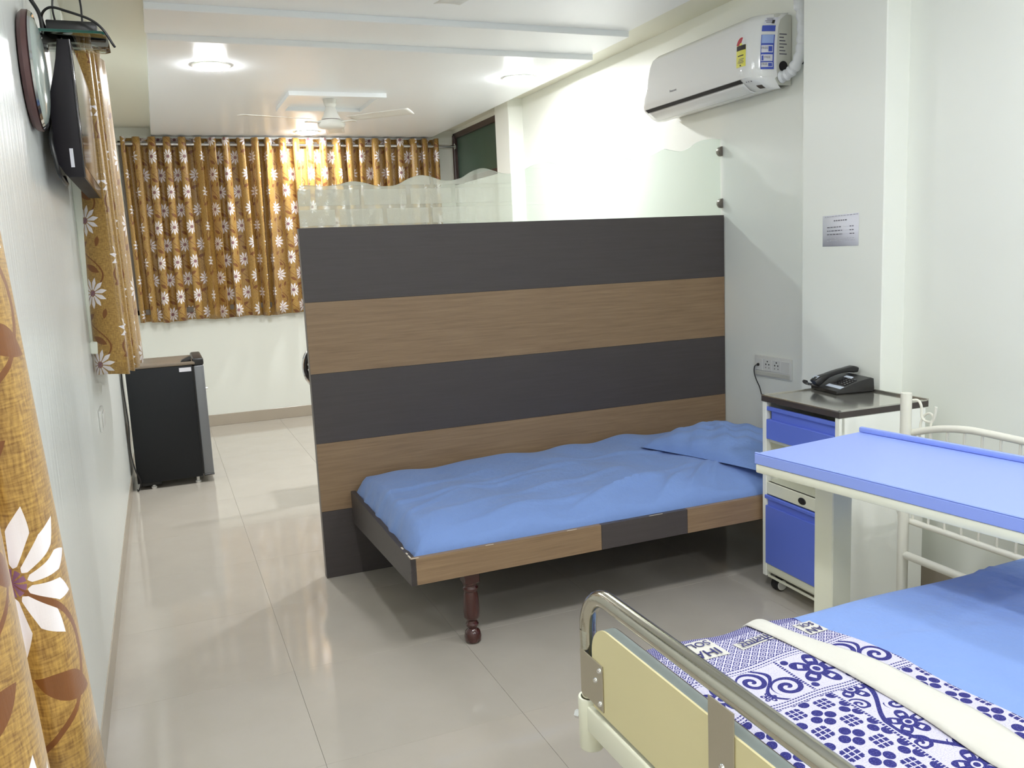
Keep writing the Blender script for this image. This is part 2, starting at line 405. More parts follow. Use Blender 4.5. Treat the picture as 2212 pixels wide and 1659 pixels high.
# ------------------------------------------------------------------ mesh helpers (all in world coordinates)
class G:
    def __init__(s): s.bm = bmesh.new(); s.uv = None
    def box(s, x0, x1, y0, y1, z0, z1, bev=0.0, seg=2, rot=None, ctr=None):
        ret = bmesh.ops.create_cube(s.bm, size=1.0); vs = ret['verts']
        bmesh.ops.scale(s.bm, vec=(x1 - x0, y1 - y0, z1 - z0), verts=vs)
        bmesh.ops.translate(s.bm, vec=((x0 + x1) / 2, (y0 + y1) / 2, (z0 + z1) / 2), verts=vs)
        if bev:
            es = list({e for v in vs for e in v.link_edges})
            r = bmesh.ops.bevel(s.bm, geom=es, offset=bev, segments=seg, profile=0.5, affect='EDGES')
            vs = list({v for f in r['faces'] for v in f.verts} | {v for v in vs if v.is_valid})
        if rot is not None:
            c = Vector(ctr) if ctr else Vector(((x0 + x1) / 2, (y0 + y1) / 2, (z0 + z1) / 2))
            bmesh.ops.rotate(s.bm, cent=c, matrix=rot, verts=vs)
        return s
    def prism(s, pts, axis, lo, hi, bev=0.0):
        """pts: 2D outline; axis: extrusion axis index; other two axes in order"""
        def P(p, h):
            if axis == 0: return (h, p[0], p[1])
            if axis == 1: return (p[0], h, p[1])
            return (p[0], p[1], h)
        a = [s.bm.verts.new(P(p, lo)) for p in pts]; b = [s.bm.verts.new(P(p, hi)) for p in pts]
        n = len(pts)
        fs = [s.bm.faces.new(a), s.bm.faces.new(list(reversed(b)))]
        for i in range(n): fs.append(s.bm.faces.new((a[i], b[i], b[(i + 1) % n], a[(i + 1) % n])))
        if bev:
            es = list({e for f in fs[:2] for e in f.edges})
            bmesh.ops.bevel(s.bm, geom=es, offset=bev, segments=2, profile=0.5, affect='EDGES')
        return s
    def tube(s, pts, r, seg=10, cap=True, radii=None, closed=False):
        pts = [Vector(p) for p in pts]; n = len(pts); rings = []
        up = None
        for i, p in enumerate(pts):
            if closed: d = pts[(i + 1) % n] - pts[i - 1]
            else: d = pts[min(i + 1, n - 1)] - pts[max(i - 1, 0)]
            d.normalize()
            if up is None:
                up = Vector((0, 0, 1)) if abs(d.z) < 0.9 else Vector((1, 0, 0))
            a = d.cross(up)
            if a.length < 1e-5: a = d.orthogonal()
            a.normalize(); bb = a.cross(d).normalized(); up = bb
            rr = radii[i] if radii else r
            rings.append([s.bm.verts.new(p + a * (rr * cos(2 * pi * k / seg)) + bb * (rr * sin(2 * pi * k / seg))) for k in range(seg)])
        m = n if closed else n - 1
        for i in range(m):
            A, B = rings[i], rings[(i + 1) % n]
            for k in range(seg): s.bm.faces.new((A[k], A[(k + 1) % seg], B[(k + 1) % seg], B[k]))
        if cap and not closed:
            s.bm.faces.new(list(reversed(rings[0]))); s.bm.faces.new(rings[-1])
        return s
    def lathe(s, prof, c, axis=2, seg=24):
        """prof: list of (radius, height along axis) ; c: centre"""
        rings = []
        for r, h in prof:
            ring = []
            for k in range(seg):
                a = 2 * pi * k / seg; p = [0, 0, 0]
                o = [i for i in range(3) if i != axis]
                p[axis] = h; p[o[0]] = max(r, 1e-5) * cos(a); p[o[1]] = max(r, 1e-5) * sin(a)
                ring.append(s.bm.verts.new((c[0] + p[0], c[1] + p[1], c[2] + p[2])))
            rings.append(ring)
        for i in range(len(rings) - 1):
            A, B = rings[i], rings[i + 1]
            for k in range(seg): s.bm.faces.new((A[k], A[(k + 1) % seg], B[(k + 1) % seg], B[k]))
        s.bm.faces.new(list(reversed(rings[0]))); s.bm.faces.new(rings[-1])
        return s
    def grid(s, fn, nu, nv, uvfn=None):
        """open sheet from fn(i/nu, j/nv) -> point"""
        V = [[s.bm.verts.new(fn(i / nu, j / nv)) for j in range(nv + 1)] for i in range(nu + 1)]
        lay = s.bm.loops.layers.uv.verify() if uvfn else None
        for i in range(nu):
            for j in range(nv):
                f = s.bm.faces.new((V[i][j], V[i + 1][j], V[i + 1][j + 1], V[i][j + 1]))
                if uvfn:
                    for l, (a, b) in zip(f.loops, ((i, j), (i + 1, j), (i + 1, j + 1), (i, j + 1))):
                        l[lay].uv = uvfn(a / nu, b / nv)
        return s
    def quad(s, a, b, c, d):
        s.bm.faces.new([s.bm.verts.new(p) for p in (a, b, c, d)]); return s

def smooth_path(pts, n=8):
    P = [Vector(p) for p in pts]; out = []
    for i in range(len(P) - 1):
        p0 = P[max(i - 1, 0)]; p1 = P[i]; p2 = P[i + 1]; p3 = P[min(i + 2, len(P) - 1)]
        for k in range(n):
            t = k / n
            out.append(0.5 * ((2 * p1) + (p2 - p0) * t + (2 * p0 - 5 * p1 + 4 * p2 - p3) * t * t + (3 * p1 - p0 - 3 * p2 + p3) * t ** 3))
    out.append(P[-1]); return out

INV = {}      # root inverse matrices
def obj(name, g, mat, parent=None, ang=35, solid=0.0):
    me = bpy.data.meshes.new(name)
    bmesh.ops.remove_doubles(g.bm, verts=g.bm.verts, dist=1e-6)
    bmesh.ops.recalc_face_normals(g.bm, faces=g.bm.faces)
    g.bm.to_mesh(me); g.bm.free()
    if parent is not None and parent.name in INV: me.transform(INV[parent.name])
    me.polygons.foreach_set('use_smooth', [True] * len(me.polygons))
    me.set_sharp_from_angle(angle=radians(ang))
    if isinstance(mat, str): mat = MT[mat]
    me.materials.append(mat)
    o = bpy.data.objects.new(name, me); C.objects.link(o)
    if parent is not None:
        o.parent = parent
        if parent.name in INV: INV[o.name] = INV[parent.name]
    if solid:
        md = o.modifiers.new('thickness', 'SOLIDIFY'); md.thickness = solid; md.offset = 0
    return o
def thing(name, label, cat, loc, rotz=0.0, group=None):
    o = bpy.data.objects.new(name, None); C.objects.link(o)
    o.empty_display_size = 0.05
    o.location = loc; o.rotation_euler = (0, 0, rotz)
    o['label'] = label; o['category'] = cat
    if group: o['group'] = group
    INV[o.name] = (Matrix.Translation(Vector(loc)) @ Matrix.Rotation(rotz, 4, 'Z')).inverted()
    return o
def single(name, g, mat, label, cat, loc, group=None, ang=35, solid=0.0):
    """a thing that is one mesh, origin moved to loc"""
    o = obj(name, g, mat, None, ang, solid)
    o.data.transform(Matrix.Translation(-Vector(loc))); o.location = loc
    INV[o.name] = Matrix.Translation(-Vector(loc))
    o['label'] = label; o['category'] = cat
    if group: o['group'] = group
    return o
def struct(name, g, mat, parent=None, ang=35):
    o = obj(name, g, mat, parent, ang)
    if parent is None: o['kind'] = 'structure'; INV[o.name] = Matrix.Identity(4)
    return o
def dup_tree(root, loc, label, rot=None):
    r = root.copy(); C.objects.link(r); r.location = loc; r['label'] = label
    if rot is not None: r.rotation_euler = (0, 0, rot)
    def rec(src, dst):
        for ch in list(src.children):
            c = ch.copy(); C.objects.link(c); c.parent = dst; rec(ch, c)
    rec(root, r)
    return r

# ------------------------------------------------------------------ room shell
XL, XR, YF, YN = 0.02, 3.019, 7.95, -1.7
ZT = 2.565
fl = struct('floor', G().box(XL - 0.15, XR + 0.15, YN - 0.15, YF + 0.15, -0.2, -0.004), 'grout')
tile_mesh = None
TX, TY = 0.6035, 0.612
gap = 0.0004
for i in range(0, 5):
    for j in range(-7, 10):
        x0, x1 = max(XL, i * TX), min(XR, (i + 1) * TX)
        y0, y1 = max(YN, 2.28 + j * TY), min(YF, 2.28 + (j + 1) * TY)
        if x1 - x0 < 0.03 or y1 - y0 < 0.03: continue
        full = abs(x1 - x0 - TX) < 1e-6 and abs(y1 - y0 - TY) < 1e-6
        if full and tile_mesh is not None:
            o = bpy.data.objects.new('floor_tile', tile_mesh); C.objects.link(o); o.parent = fl
            o.location = ((x0 + x1) / 2, (y0 + y1) / 2, 0)
        else:
            hx, hy = (x1 - x0) / 2 - gap, (y1 - y0) / 2 - gap
            g = G().box(-hx, hx, -hy, hy, -0.01, 0.0, 0.0005, 1)
            o = obj('floor_tile', g, 'tile', None)
            o.parent = fl; o.location = ((x0 + x1) / 2, (y0 + y1) / 2, 0)
            if full: tile_mesh = o.data

struct('wall_left', G().box(XL - 0.15, XL, YN - 0.15, YF + 0.15, 0.1, 2.75), 'wall_left')
struct('wall_near', G().box(XL, XR, YN - 0.15, YN, 0.0, 2.75), 'wall')
# far wall with the opening of the curtained window
g = G()
wx0, wx1, wz0, wz1 = 0.11, 2.85, 1.02, 2.455
g.box(XL, wx0, YF, YF + 0.15, 0, 2.75).box(wx1, XR, YF, YF + 0.15, 0, 2.75)
g.box(wx0, wx1, YF, YF + 0.15, 0, wz0).box(wx0, wx1, YF, YF + 0.15, wz1, 2.75)
struct('wall_far', g, 'wall')
# right wall with the high window
vy0, vy1, vz0, vz1 = 6.56, 7.93, 2.06, 2.535
g = G()
g.box(XR, XR + 0.15, YN - 0.15, vy0, 0, 2.75).box(XR, XR + 0.15, vy1, YF + 0.15, 0, 2.75)
g.box(XR, XR + 0.15, vy0, vy1, 0, vz0).box(XR, XR + 0.15, vy0, vy1, vz1, 2.75)
wr = struct('wall_right', g, 'wall')
struct('column', G().box(2.905, XR + 0.01, 2.556, 3.01, 0, 2.6, 0.004, 1), 'wall', wr)
struct('column', G().box(2.90, XR + 0.01, 6.26, 6.54, 0, 2.6, 0.004, 1), 'wall', wr)
# ceiling
ce = struct('ceiling', G().box(XL - 0.15, XR + 0.15, YN - 0.15, YF + 0.15, ZT, 2.75), 'soffit')
struct('ceiling_panel', G().box(0.37, 2.79, 4.66, YF - 0.02, 2.495, ZT + 0.01, 0.003, 1), 'ceiling', ce)
struct('ceiling_panel', G().box(0.362, 2.79, 4.24, 4.66, 2.525, ZT + 0.01, 0.003, 1), 'ceiling', ce)
struct('ceiling_panel', G().box(0.362, 2.79, YN, 4.24, 2.555, ZT + 0.01, 0.003, 1), 'ceiling', ce)
# square moulding round the far fan
g = G(); a0, a1, b0, b1, w = 1.20, 1.845, 5.83, 6.47, 0.055
t1 = struct('trim_1', g.box(a0, a1, b0, b0 + w, 2.468, 2.497, 0.002, 1).box(a0, a1, b1 - w, b1, 2.468, 2.497, 0.002, 1)
       .box(a0, a0 + w, b0 + w, b1 - w, 2.468, 2.497).box(a1 - w, a1, b0 + w, b1 - w, 2.468, 2.497), 'ceiling')
# skirtings
struct('baseboard_left', G().box(XL - 0.1, XL + 0.004, YN, YF, 0.0, 0.1, 0.002, 1), 'skirting')
struct('baseboard_far', G().box(XL, XR, YF - 0.010, YF, 0.0, 0.1, 0.002, 1), 'skirting')
struct('baseboard_right', G().box(XR - 0.010, XR, YN, 2.556, 0.0, 0.1, 0.002, 1).box(XR - 0.010, XR, 3.01, 6.26, 0, 0.1, 0.002, 1), 'skirting')

# windows
def window(name, x0, x1, z0, z1, y, nsash):
    g = G(); w = 0.045
    g.box(x0, x0 + w, y - 0.03, y + 0.06, z0, z1, 0.003, 1).box(x1 - w, x1, y - 0.03, y + 0.06, z0, z1, 0.003, 1)
    g.box(x0, x1, y - 0.03, y + 0.06, z1 - w, z1, 0.003, 1).box(x0, x1, y - 0.03, y + 0.06, z0, z0 + w, 0.003, 1)
    win = struct(name, g, 'alu')
    for k in range(nsash):
        a = x0 + w + (x1 - x0 - 2 * w) * k / nsash; b = x0 + w + (x1 - x0 - 2 * w) * (k + 1) / nsash
        yy = y + (0.0 if k % 2 else 0.025)
        s = G()
        s.box(a, a + 0.03, yy, yy + 0.02, z0 + w, z1 - w).box(b - 0.03, b, yy, yy + 0.02, z0 + w, z1 - w)
        s.box(a, b, yy, yy + 0.02, z1 - w - 0.03, z1 - w).box(a, b, yy, yy + 0.02, z0 + w, z0 + w + 0.03)
        sash = struct('sash', s, 'alu', win)
        struct('pane', G().box(a + 0.03, b - 0.03, yy + 0.006, yy + 0.012, z0 + w + 0.03, z1 - w - 0.03), 'glass_dark', sash)
window('window_1', wx0, wx1, wz0, wz1, YF, 4)
g = G(); w = 0.05
xa, xb = XR - 0.004, XR + 0.06
g.box(xa, xb, vy0, vy0 + w, vz0, vz1, 0.004, 1).box(xa, xb, vy1 - w, vy1, vz0, vz1, 0.004, 1)
g.box(xa, xb, vy0, vy1, vz1 - w, vz1, 0.004, 1).box(xa, xb, vy0, vy1, vz0, vz0 + w, 0.004, 1)
w2 = struct('window_2', g, 'frame_brown')
struct('pane', G().box(XR + 0.02, XR + 0.028, vy0 + w, vy1 - w, vz0 + w, vz1 - w), 'glass_green', w2)
struct('frame_moulding', G().tube([(XR - 0.004, vy1 - 0.03, vz0 + 0.01), (XR - 0.004, vy1 - 0.03, vz1 - 0.02)], 0.016, 10), 'frame_brown', w2)
# left wall window behind the bunched curtain: architrave with a little sill block, dark pane
g = G()
g.box(XL, XL + 0.034, 3.90, 3.97, 1.10, 2.42, 0.003, 1).box(XL, XL + 0.016, 5.16, 5.23, 1.10, 2.42, 0.003, 1)
g.box(XL, XL + 0.016, 3.97, 5.16, 2.35, 2.42, 0.003, 1)
w3 = struct('window_3', g, 'skirt_white')
struct('window_sill', G().box(XL, XL + 0.045, 3.86, 5.28, 1.07, 1.12, 0.004, 1), 'skirt_white', w3)
struct('pane', G().box(XL, XL + 0.006, 3.97, 5.16, 1.12, 2.35), 'glass_dark', w3)

# ------------------------------------------------------------------ lights
for i, (x, y, z, f, lab) in enumerate(DOWNLIGHTS):
    t = thing('downlight', lab, 'ceiling light', (x, y, z), 0, 'recessed ceiling downlights')
    obj('trim_ring', G().lathe([(0.088, -0.001), (0.102, -0.001), (0.104, -0.006), (0.094, -0.009), (0.088, -0.006)], (x, y, z), 2, 32), 'fan_white', t)
    obj('diffuser', G().lathe([(0.088, -0.001), (0.0875, -0.0105), (0.078, -0.017), (0.05, -0.020), (0.0, -0.0212)], (x, y, z), 2, 32), lamp_mat(f), t)

# ------------------------------------------------------------------ partition with striped laminate and etched glass
PX0, PX1, PY, PT = 0.868, 3.015, 3.718, 0.046
pt = thing('partition', 'striped dark brown and oak laminate partition with wavy etched glass top', 'partition', ((PX0 + PX1) / 2, PY, 0))
obj('core_board', G().box(PX0, PX1, PY + 0.004, PY + PT - 0.004, 0.0, 1.541, 0.001, 1), 'lam_edge', pt)
zs = [0.0, 0.3065, 0.6135, 0.9205, 1.2295, 1.543]
for k in range(5):
    mat = 'lam_dark' if k % 2 == 0 else 'lam_wood'
    lab = 'dark brown laminate band' if k % 2 == 0 else 'oak laminate band'
    for (ya, yb) in ((PY, PY + 0.005), (PY + PT - 0.005, PY + PT)):
        o = obj('laminate_band', G().box(PX0 + 0.001, PX1, ya, yb, zs[k] + 0.0006, zs[k + 1] - 0.0006, 0.0006, 1), mat, pt)
        o['label'] = lab
top = [(0.878, 1.66), (0.880, 1.695), (0.890, 1.712), (0.912, 1.720), (0.992, 1.716), (1.05, 1.722), (1.112, 1.7345), (1.165, 1.728), (1.21, 1.716),
       (1.256, 1.712), (1.31, 1.718), (1.36, 1.742), (1.412, 1.757), (1.46, 1.752), (1.51, 1.736), (1.554, 1.733), (1.61, 1.745), (1.66, 1.772),
       (1.712, 1.786), (1.76, 1.776), (1.80, 1.764), (1.843, 1.760), (1.90, 1.770), (1.97, 1.800), (2.032, 1.812), (2.08, 1.803), (2.139, 1.788), (2.19, 1.785),
       (2.25, 1.800), (2.31, 1.828), (2.37, 1.842), (2.43, 1.834), (2.49, 1.820), (2.54, 1.818), (2.59, 1.838), (2.64, 1.858), (2.677, 1.872), (2.72, 1.866), (2.775, 1.862),
       (2.825, 1.880), (2.87, 1.905), (2.908, 1.917), (2.96, 1.922), (3.012, 1.921)]
tp = [(p.x, p.y) for p in smooth_path([(a, b, 0) for a, b in top], 4)]
gy = PY + 0.017
g = G(); lay = g.bm.loops.layers.uv.verify()
for yy in (gy, gy + 0.008):
    lo = [g.bm.verts.new((x, yy, 1.541)) for x, z in tp]; hi = [g.bm.verts.new((x, yy, z)) for x, z in tp]
    for i in range(len(tp) - 1):
        f = g.bm.faces.new((lo[i], lo[i + 1], hi[i + 1], hi[i]))
        for l in f.loops: l[lay].uv = (l.vert.co.x, l.vert.co.z - 1.549)
gp = obj('glass_panel', g, 'glass_brick', pt)
gp['label'] = 'wavy clear glass panel etched with a brick pattern'
g = G()
a = [g.bm.verts.new((x, gy, z)) for x, z in [(0.878, 1.541)] + tp]; b = [g.bm.verts.new((x, gy + 0.008, z)) for x, z in [(0.878, 1.541)] + tp]
for i in range(len(a) - 1): g.bm.faces.new((a[i], a[i + 1], b[i + 1], b[i]))
obj('glass_edge', g, 'glass_edge', gp)
for z in (1.603, 1.862):
    g = G(); 
    pts = [(3.016, z - 0.024)] + [(3.016 - 0.022 * cos(t), z + 0.024 * sin(t)) for t in [(-pi / 2) + pi * k / 10 for k in range(11)]] + [(3.016, z + 0.024)]
    o = obj('glass_clip', g.prism(pts[1:-1], 1, gy - 0.010, gy + 0.018, 0.002), 'alu', pt)
    o['label'] = 'half round metal clip holding the glass to the wall'

# ------------------------------------------------------------------ curtains
def curtain_sheet(name, plan, s_max, nu, nv, z_top, z_bot, parent=None, seed=0, hem=0.0, uoff=0.0, voff=0.0):
    """plan(t, h) -> (x, y) with t along the cloth (0..1), h height 1 top .. 0 bottom"""
    cum = [0.0]; mid = [plan(i / nu, 0.5) for i in range(nu + 1)]
    for i in range(nu): cum.append(cum[-1] + sqrt((mid[i + 1][0] - mid[i][0]) ** 2 + (mid[i + 1][1] - mid[i][1]) ** 2))
    def P(a, b):
        h = 1 - b
        x, y = plan(a, h)
        zb = z_bot + hem * sin(a * 40 + seed)
        return (x, y, zb + (z_top - zb) * h)
    def UV(a, b):
        return (cum[round(a * nu)] + uoff, z_top - (z_top - z_bot) * b + voff)
    g = G().grid(P, nu, nv, UV)
    return obj(name, g, 'curtain', parent, ang=80, solid=0.0012)

fc = thing('floral_curtain', 'wide golden floral satin curtain covering the window on the far wall', 'curtain', (1.48, 7.86, 0.95))
NF = 23
rnd = random.Random(3)
jit = [rnd.uniform(-0.28, 0.28) for _ in range(NF + 3)]
amp = [rnd.uniform(0.75, 1.2) for _ in range(NF + 3)]
def far_plan(t, h):
    ph = t * NF; k = int(min(ph, NF - 1e-6)); f = ph - k
    j = jit[k] * (1 - f) + jit[k + 1] * f
    am = amp[k] * (1 - f) + amp[k + 1] * f
    c = cos(2 * pi * (ph + j * (0.4 + 0.6 * (1 - h))))
    c = 2.0 * ((1 + c) / 2) ** 1.35 - 1.0
    A = 0.050 * am * (1.0 - 0.12 * (1 - h))
    x = 0.135 + t * 2.70 + 0.018 * (1 - h) * sin(ph * 1.7 + 1) + 0.013 * sin(2 * pi * ph * 2 + j)
    if t < 0.02: x += 0
    lean = -0.012 * (1 - h)
    return (x + lean, 7.872 - A * c + 0.012 * (1 - h) * sin(ph * 2.3))
fcs = curtain_sheet('cloth', far_plan, 0, NF * 14, 26, 2.478, 0.955, fc, 1, 0.006)
# rod with end flanges
rod = thing('curtain_rod', 'steel curtain rod with flanges carrying the far floral curtain', 'curtain rod', (1.5, 7.872, 2.425))
obj('rod', G().tube([(XL + 0.012, 7.872, 2.425), (XR - 0.012, 7.872, 2.413)], 0.0135, 12), 'rod', rod)
obj('flange', G().lathe([(0.03, 0.001), (0.03, 0.006), (0.018, 0.01)], (XL, 7.872, 2.425), 0, 16), 'chrome', rod)
obj('flange', G().lathe([(0.018, -0.012), (0.03, -0.008), (0.03, -0.001)], (XR - 0.004, 7.872, 2.413), 0, 16), 'chrome', rod)

# bunched curtain on the left wall beside the television
lc = thing('floral_curtain', 'golden floral curtain bunched on the left wall between television and small fridge', 'curtain', (0.12, 4.2, 0.98))
# plan outline of the bunch (top and bottom), flat fold faces the room, pleats run along the wall
def poly_plan(top, bot):
    T = smooth_path([(a, b, 0) for a, b in top], 10); B = smooth_path([(a, b, 0) for a, b in bot], 10)
    def f(t, h):
        i = t * (len(T) - 1); k = min(int(i), len(T) - 2); q = i - k
        a = T[k].lerp(T[k + 1], q); b = B[k].lerp(B[k + 1], q); p = b.lerp(a, h)
        return (p.x, p.y)
    return f
lt = [(0.052, 4.06), (0.044, 4.0), (0.050, 3.955), (0.085, 3.92), (0.128, 3.90), (0.140, 3.925), (0.128, 3.97), (0.134, 4.01), (0.150, 4.03), (0.145, 4.09), (0.135, 4.14),
      (0.158, 4.17), (0.168, 4.22), (0.150, 4.27), (0.165, 4.33), (0.178, 4.40), (0.150, 4.47), (0.16, 4.55), (0.175, 4.62), (0.15, 4.70), (0.16, 4.8), (0.12, 4.9)]
lb = [(0.040, 4.02), (0.030, 3.93), (0.036, 3.87), (0.085, 3.82), (0.145, 3.80), (0.158, 3.83), (0.148, 3.87), (0.160, 3.90), (0.175, 3.92), (0.168, 3.97), (0.160, 4.01),
      (0.182, 4.03), (0.194, 4.08), (0.175, 4.14), (0.188, 4.2), (0.203, 4.26), (0.175, 4.34), (0.185, 4.42), (0.20, 4.5), (0.17, 4.6), (0.18, 4.7), (0.13, 4.82)]
curtain_sheet('cloth', poly_plan(lt, lb), 0, 210, 14, 2.33, 0.985, lc, 2, 0.003, 0.078, 0.135)
r2 = thing('curtain_rod', 'steel curtain rod along the left wall above the bunched curtain', 'curtain rod', (0.1, 4.5, 2.43))
obj('rod', G().tube([(0.105, 3.95, 2.30), (0.105, 5.3, 2.30)], 0.0125, 12), 'rod', r2)
obj('bracket', G().tube([(XL, 4.02, 2.30), (0.105, 4.02, 2.30)], 0.007, 8), 'chrome', r2)
obj('bracket', G().tube([(XL, 5.26, 2.30), (0.105, 5.26, 2.30)], 0.007, 8), 'chrome', r2)

# near curtain at the left edge of the view
nc = thing('floral_curtain', 'golden floral curtain hanging close by at the left wall, with large white petals', 'curtain', (0.1, 0.7, 0.95))
nt_ = [(0.025, 0.98), (0.036, 0.95), (0.067, 0.93), (0.108, 0.89), (0.125, 0.84), (0.121, 0.80), (0.103, 0.79), (0.088, 0.79), (0.093, 0.76), (0.107, 0.72), (0.111, 0.67), (0.100, 0.64), (0.083, 0.635),
       (0.078, 0.61), (0.093, 0.575), (0.103, 0.53), (0.083, 0.49), (0.064, 0.46), (0.070, 0.40), (0.061, 0.34), (0.036, 0.3)]
nb = [(0.041, 0.98), (0.081, 0.95), (0.141, 0.92), (0.189, 0.87), (0.212, 0.81), (0.207, 0.765), (0.189, 0.755), (0.177, 0.755), (0.178, 0.725), (0.191, 0.69), (0.196, 0.64), (0.181, 0.61), (0.163, 0.605),
      (0.156, 0.58), (0.171, 0.545), (0.181, 0.50), (0.161, 0.46), (0.131, 0.43), (0.141, 0.37), (0.121, 0.31), (0.081, 0.27)]
curtain_sheet('cloth', poly_plan(nt_, nb), 0, 200, 16, 2.40, 0.95, nc, 5, 0.002, -0.062, 0.292)
r3 = thing('curtain_rod', 'steel curtain rod along the left wall above the near curtain', 'curtain rod', (0.1, 0.6, 2.43))
obj('rod', G().tube([(0.11, 0.2, 2.40), (0.11, 1.03, 2.40)], 0.0125, 12), 'rod', r3)
obj('bracket', G().tube([(XL, 1.0, 2.40), (0.11, 1.0, 2.40)], 0.007, 8), 'chrome', r3)
obj('bracket', G().tube([(XL, 0.24, 2.40), (0.11, 0.24, 2.40)], 0.007, 8), 'chrome', r3)

# ------------------------------------------------------------------ left wall: clock, television, shelf, set-top box, socket
ck = thing('wall_clock', 'round brown wall clock with domed glass on the left wall', 'clock', (XL, 2.78, 1.955))
cc = (XL, 2.78, 1.955)
obj('case', G().lathe([(0.12, 0.0), (0.150, 0.004), (0.159, 0.014), (0.159, 0.026), (0.148, 0.030)], cc, 0, 40), 'brown_rim', ck)
obj('bezel', G().lathe([(0.148, 0.028), (0.157, 0.030), (0.151, 0.036), (0.144, 0.031)], cc, 0, 40), 'chrome', ck)
obj('glass_dome', G().lathe([(0.146, 0.030), (0.135, 0.039), (0.11, 0.046), (0.07, 0.051), (0.0, 0.053)], cc, 0, 40), 'clock_face', ck)

tv = thing('television', 'flat black television mounted on the left wall above the bunched curtain end', 'television', (0.1, 3.37, 1.68))
y0, y1, z0, z1 = 2.95, 3.78, 1.685, 2.085
obj('casing', G().prism([(0.126, z0), (0.126, z1), (0.095, z1), (0.080, z1 - 0.10), (0.055, z1 - 0.17), (0.055, z0 + 0.05), (0.075, z0 + 0.012), (0.085, z0)], 1, y0, y1, 0.004), 'tv_back', tv)
obj('bezel', G().prism([(y0, z0), (y1, z0), (y1, z1), (y0, z1)], 0, 0.124, 0.131, 0.002), 'black_gloss', tv)
obj('screen', G().box(0.130, 0.1325, y0 + 0.022, y1 - 0.022, z0 + 0.035, z1 - 0.022), 'screen', tv)
obj('wall_bracket', G().box(XL, 0.058, 3.24, 3.48, 1.78, 1.98, 0.004, 1), 'black_plastic', tv)
obj('sticker', G().box(0.094, 0.104, y0 - 0.0008, y0, z0 + 0.03, z0 + 0.085), 'paper', tv)
obj('cable', G().tube(smooth_path([(0.06, y0 + 0.06, 1.86), (0.05, y0 - 0.01, 1.80), (0.056, y0 - 0.02, 1.73), (0.062, y0 + 0.0, 1.69), (0.07, y0 + 0.08, 1.672), (0.06, y0 + 0.15, 1.70)]), 0.006, 8), 'black_plastic', tv)

sh = thing('glass_shelf', 'small glass wall shelf above the television on the left wall', 'shelf', (0.12, 3.13, 2.12))
obj('shelf_glass', G().prism([(XL, 3.0), (0.216, 3.0), (0.232, 3.02), (0.232, 3.25), (0.216, 3.27), (XL, 3.27)], 2, 2.116, 2.124, 0.001), 'glass_clear', sh)
obj('edge', G().prism([(XL, 3.0), (0.216, 3.0), (0.232, 3.02), (0.2315, 3.021), (0.2155, 3.001), (XL, 3.001)], 2, 2.116, 2.124), 'glass_teal', sh)
for yy in (3.05, 3.22):
    obj('shelf_clip', G().box(XL, 0.05, yy - 0.012, yy + 0.012, 2.106, 2.134, 0.003, 1), 'chrome', sh)
stb = thing('set_top_box', 'black set-top box with trailing cables on the glass shelf', 'set-top box', (0.13, 3.13, 2.124))
obj('casing', G().box(0.065, 0.205, 3.03, 3.14, 2.1245, 2.158, 0.004, 2), 'black_plastic', stb)
obj('foot', G().box(0.075, 0.2, 3.04, 3.05, 2.1242, 2.126), 'rubber', stb)
obj('cable', G().tube(smooth_path([(0.062, 3.06, 2.135), (0.058, 3.02, 2.165), (0.085, 2.99, 2.182), (0.13, 2.985, 2.172), (0.19, 2.985, 2.152), (0.222, 2.985, 2.125), (0.245, 2.99, 2.085), (0.25, 2.995, 2.078)]), 0.0038, 8), 'black_plastic', stb)
obj('cable', G().tube(smooth_path([(0.09, 3.1, 2.158), (0.085, 3.08, 2.2), (0.092, 3.08, 2.27), (0.09, 3.09, 2.40), (0.085, 3.1, 2.55)]), 0.003, 8), 'black_plastic', stb)
obj('cable', G().tube(smooth_path([(0.165, 3.05, 2.158), (0.166, 3.05, 2.2), (0.163, 3.06, 2.26), (0.16, 3.08, 2.40), (0.158, 3.1, 2.55)]), 0.003, 8), 'black_plastic', stb)
obj('cable', G().tube(smooth_path([(0.055, 3.03, 2.13), (0.052, 3.02, 2.17), (0.035, 3.0, 2.205), (0.022, 2.99, 2.23)]), 0.006, 8), 'black_plastic', stb)

sk = thing('wall_switch', 'small white switch plate low on the left wall before the fridge', 'switch', (XL, 3.94, 0.79))
obj('plate', G().box(XL, XL + 0.012, 3.86, 4.02, 0.745, 0.835, 0.004, 2), 'socket_white', sk)
for k in range(2): obj('rocker', G().box(XL + 0.012, XL + 0.017, 3.88 + k * 0.062, 3.935 + k * 0.062, 0.76, 0.82, 0.003, 2), 'socket_white', sk)

# ------------------------------------------------------------------ small fridge
fr = thing('mini_fridge', 'small charcoal fridge with grey door against the left wall at the far end', 'fridge', (0.29, 6.08, 0))
fy0, fy1 = 5.86, 6.33
obj('body', G().box(0.055, 0.452, fy0, fy1, 0.045, 0.782, 0.004, 2), 'fridge_side', fr)
obj('top_panel', G().box(0.050, 0.475, fy0 - 0.003, fy1 + 0.003, 0.782, 0.803, 0.006, 2), 'fridge_top', fr)
d = obj('door', G().box(0.462, 0.522, fy0 - 0.002, fy1 + 0.002, 0.055, 0.775, 0.008, 3), 'fridge_door', fr)
obj('door_cap', G().box(0.458, 0.524, fy0 - 0.003, fy1 + 0.003, 0.775, 0.822, 0.012, 3), 'black_plastic', d)
obj('door_foot', G().box(0.462, 0.524, fy0 - 0.003, fy1 + 0.003, 0.047, 0.056, 0.002, 1), 'black_plastic', d)
obj('lock', G().lathe([(0.008, 0.0), (0.008, 0.012), (0.0, 0.014)], (0.522, fy0 + 0.02, 0.62), 0, 12), 'chrome', d)
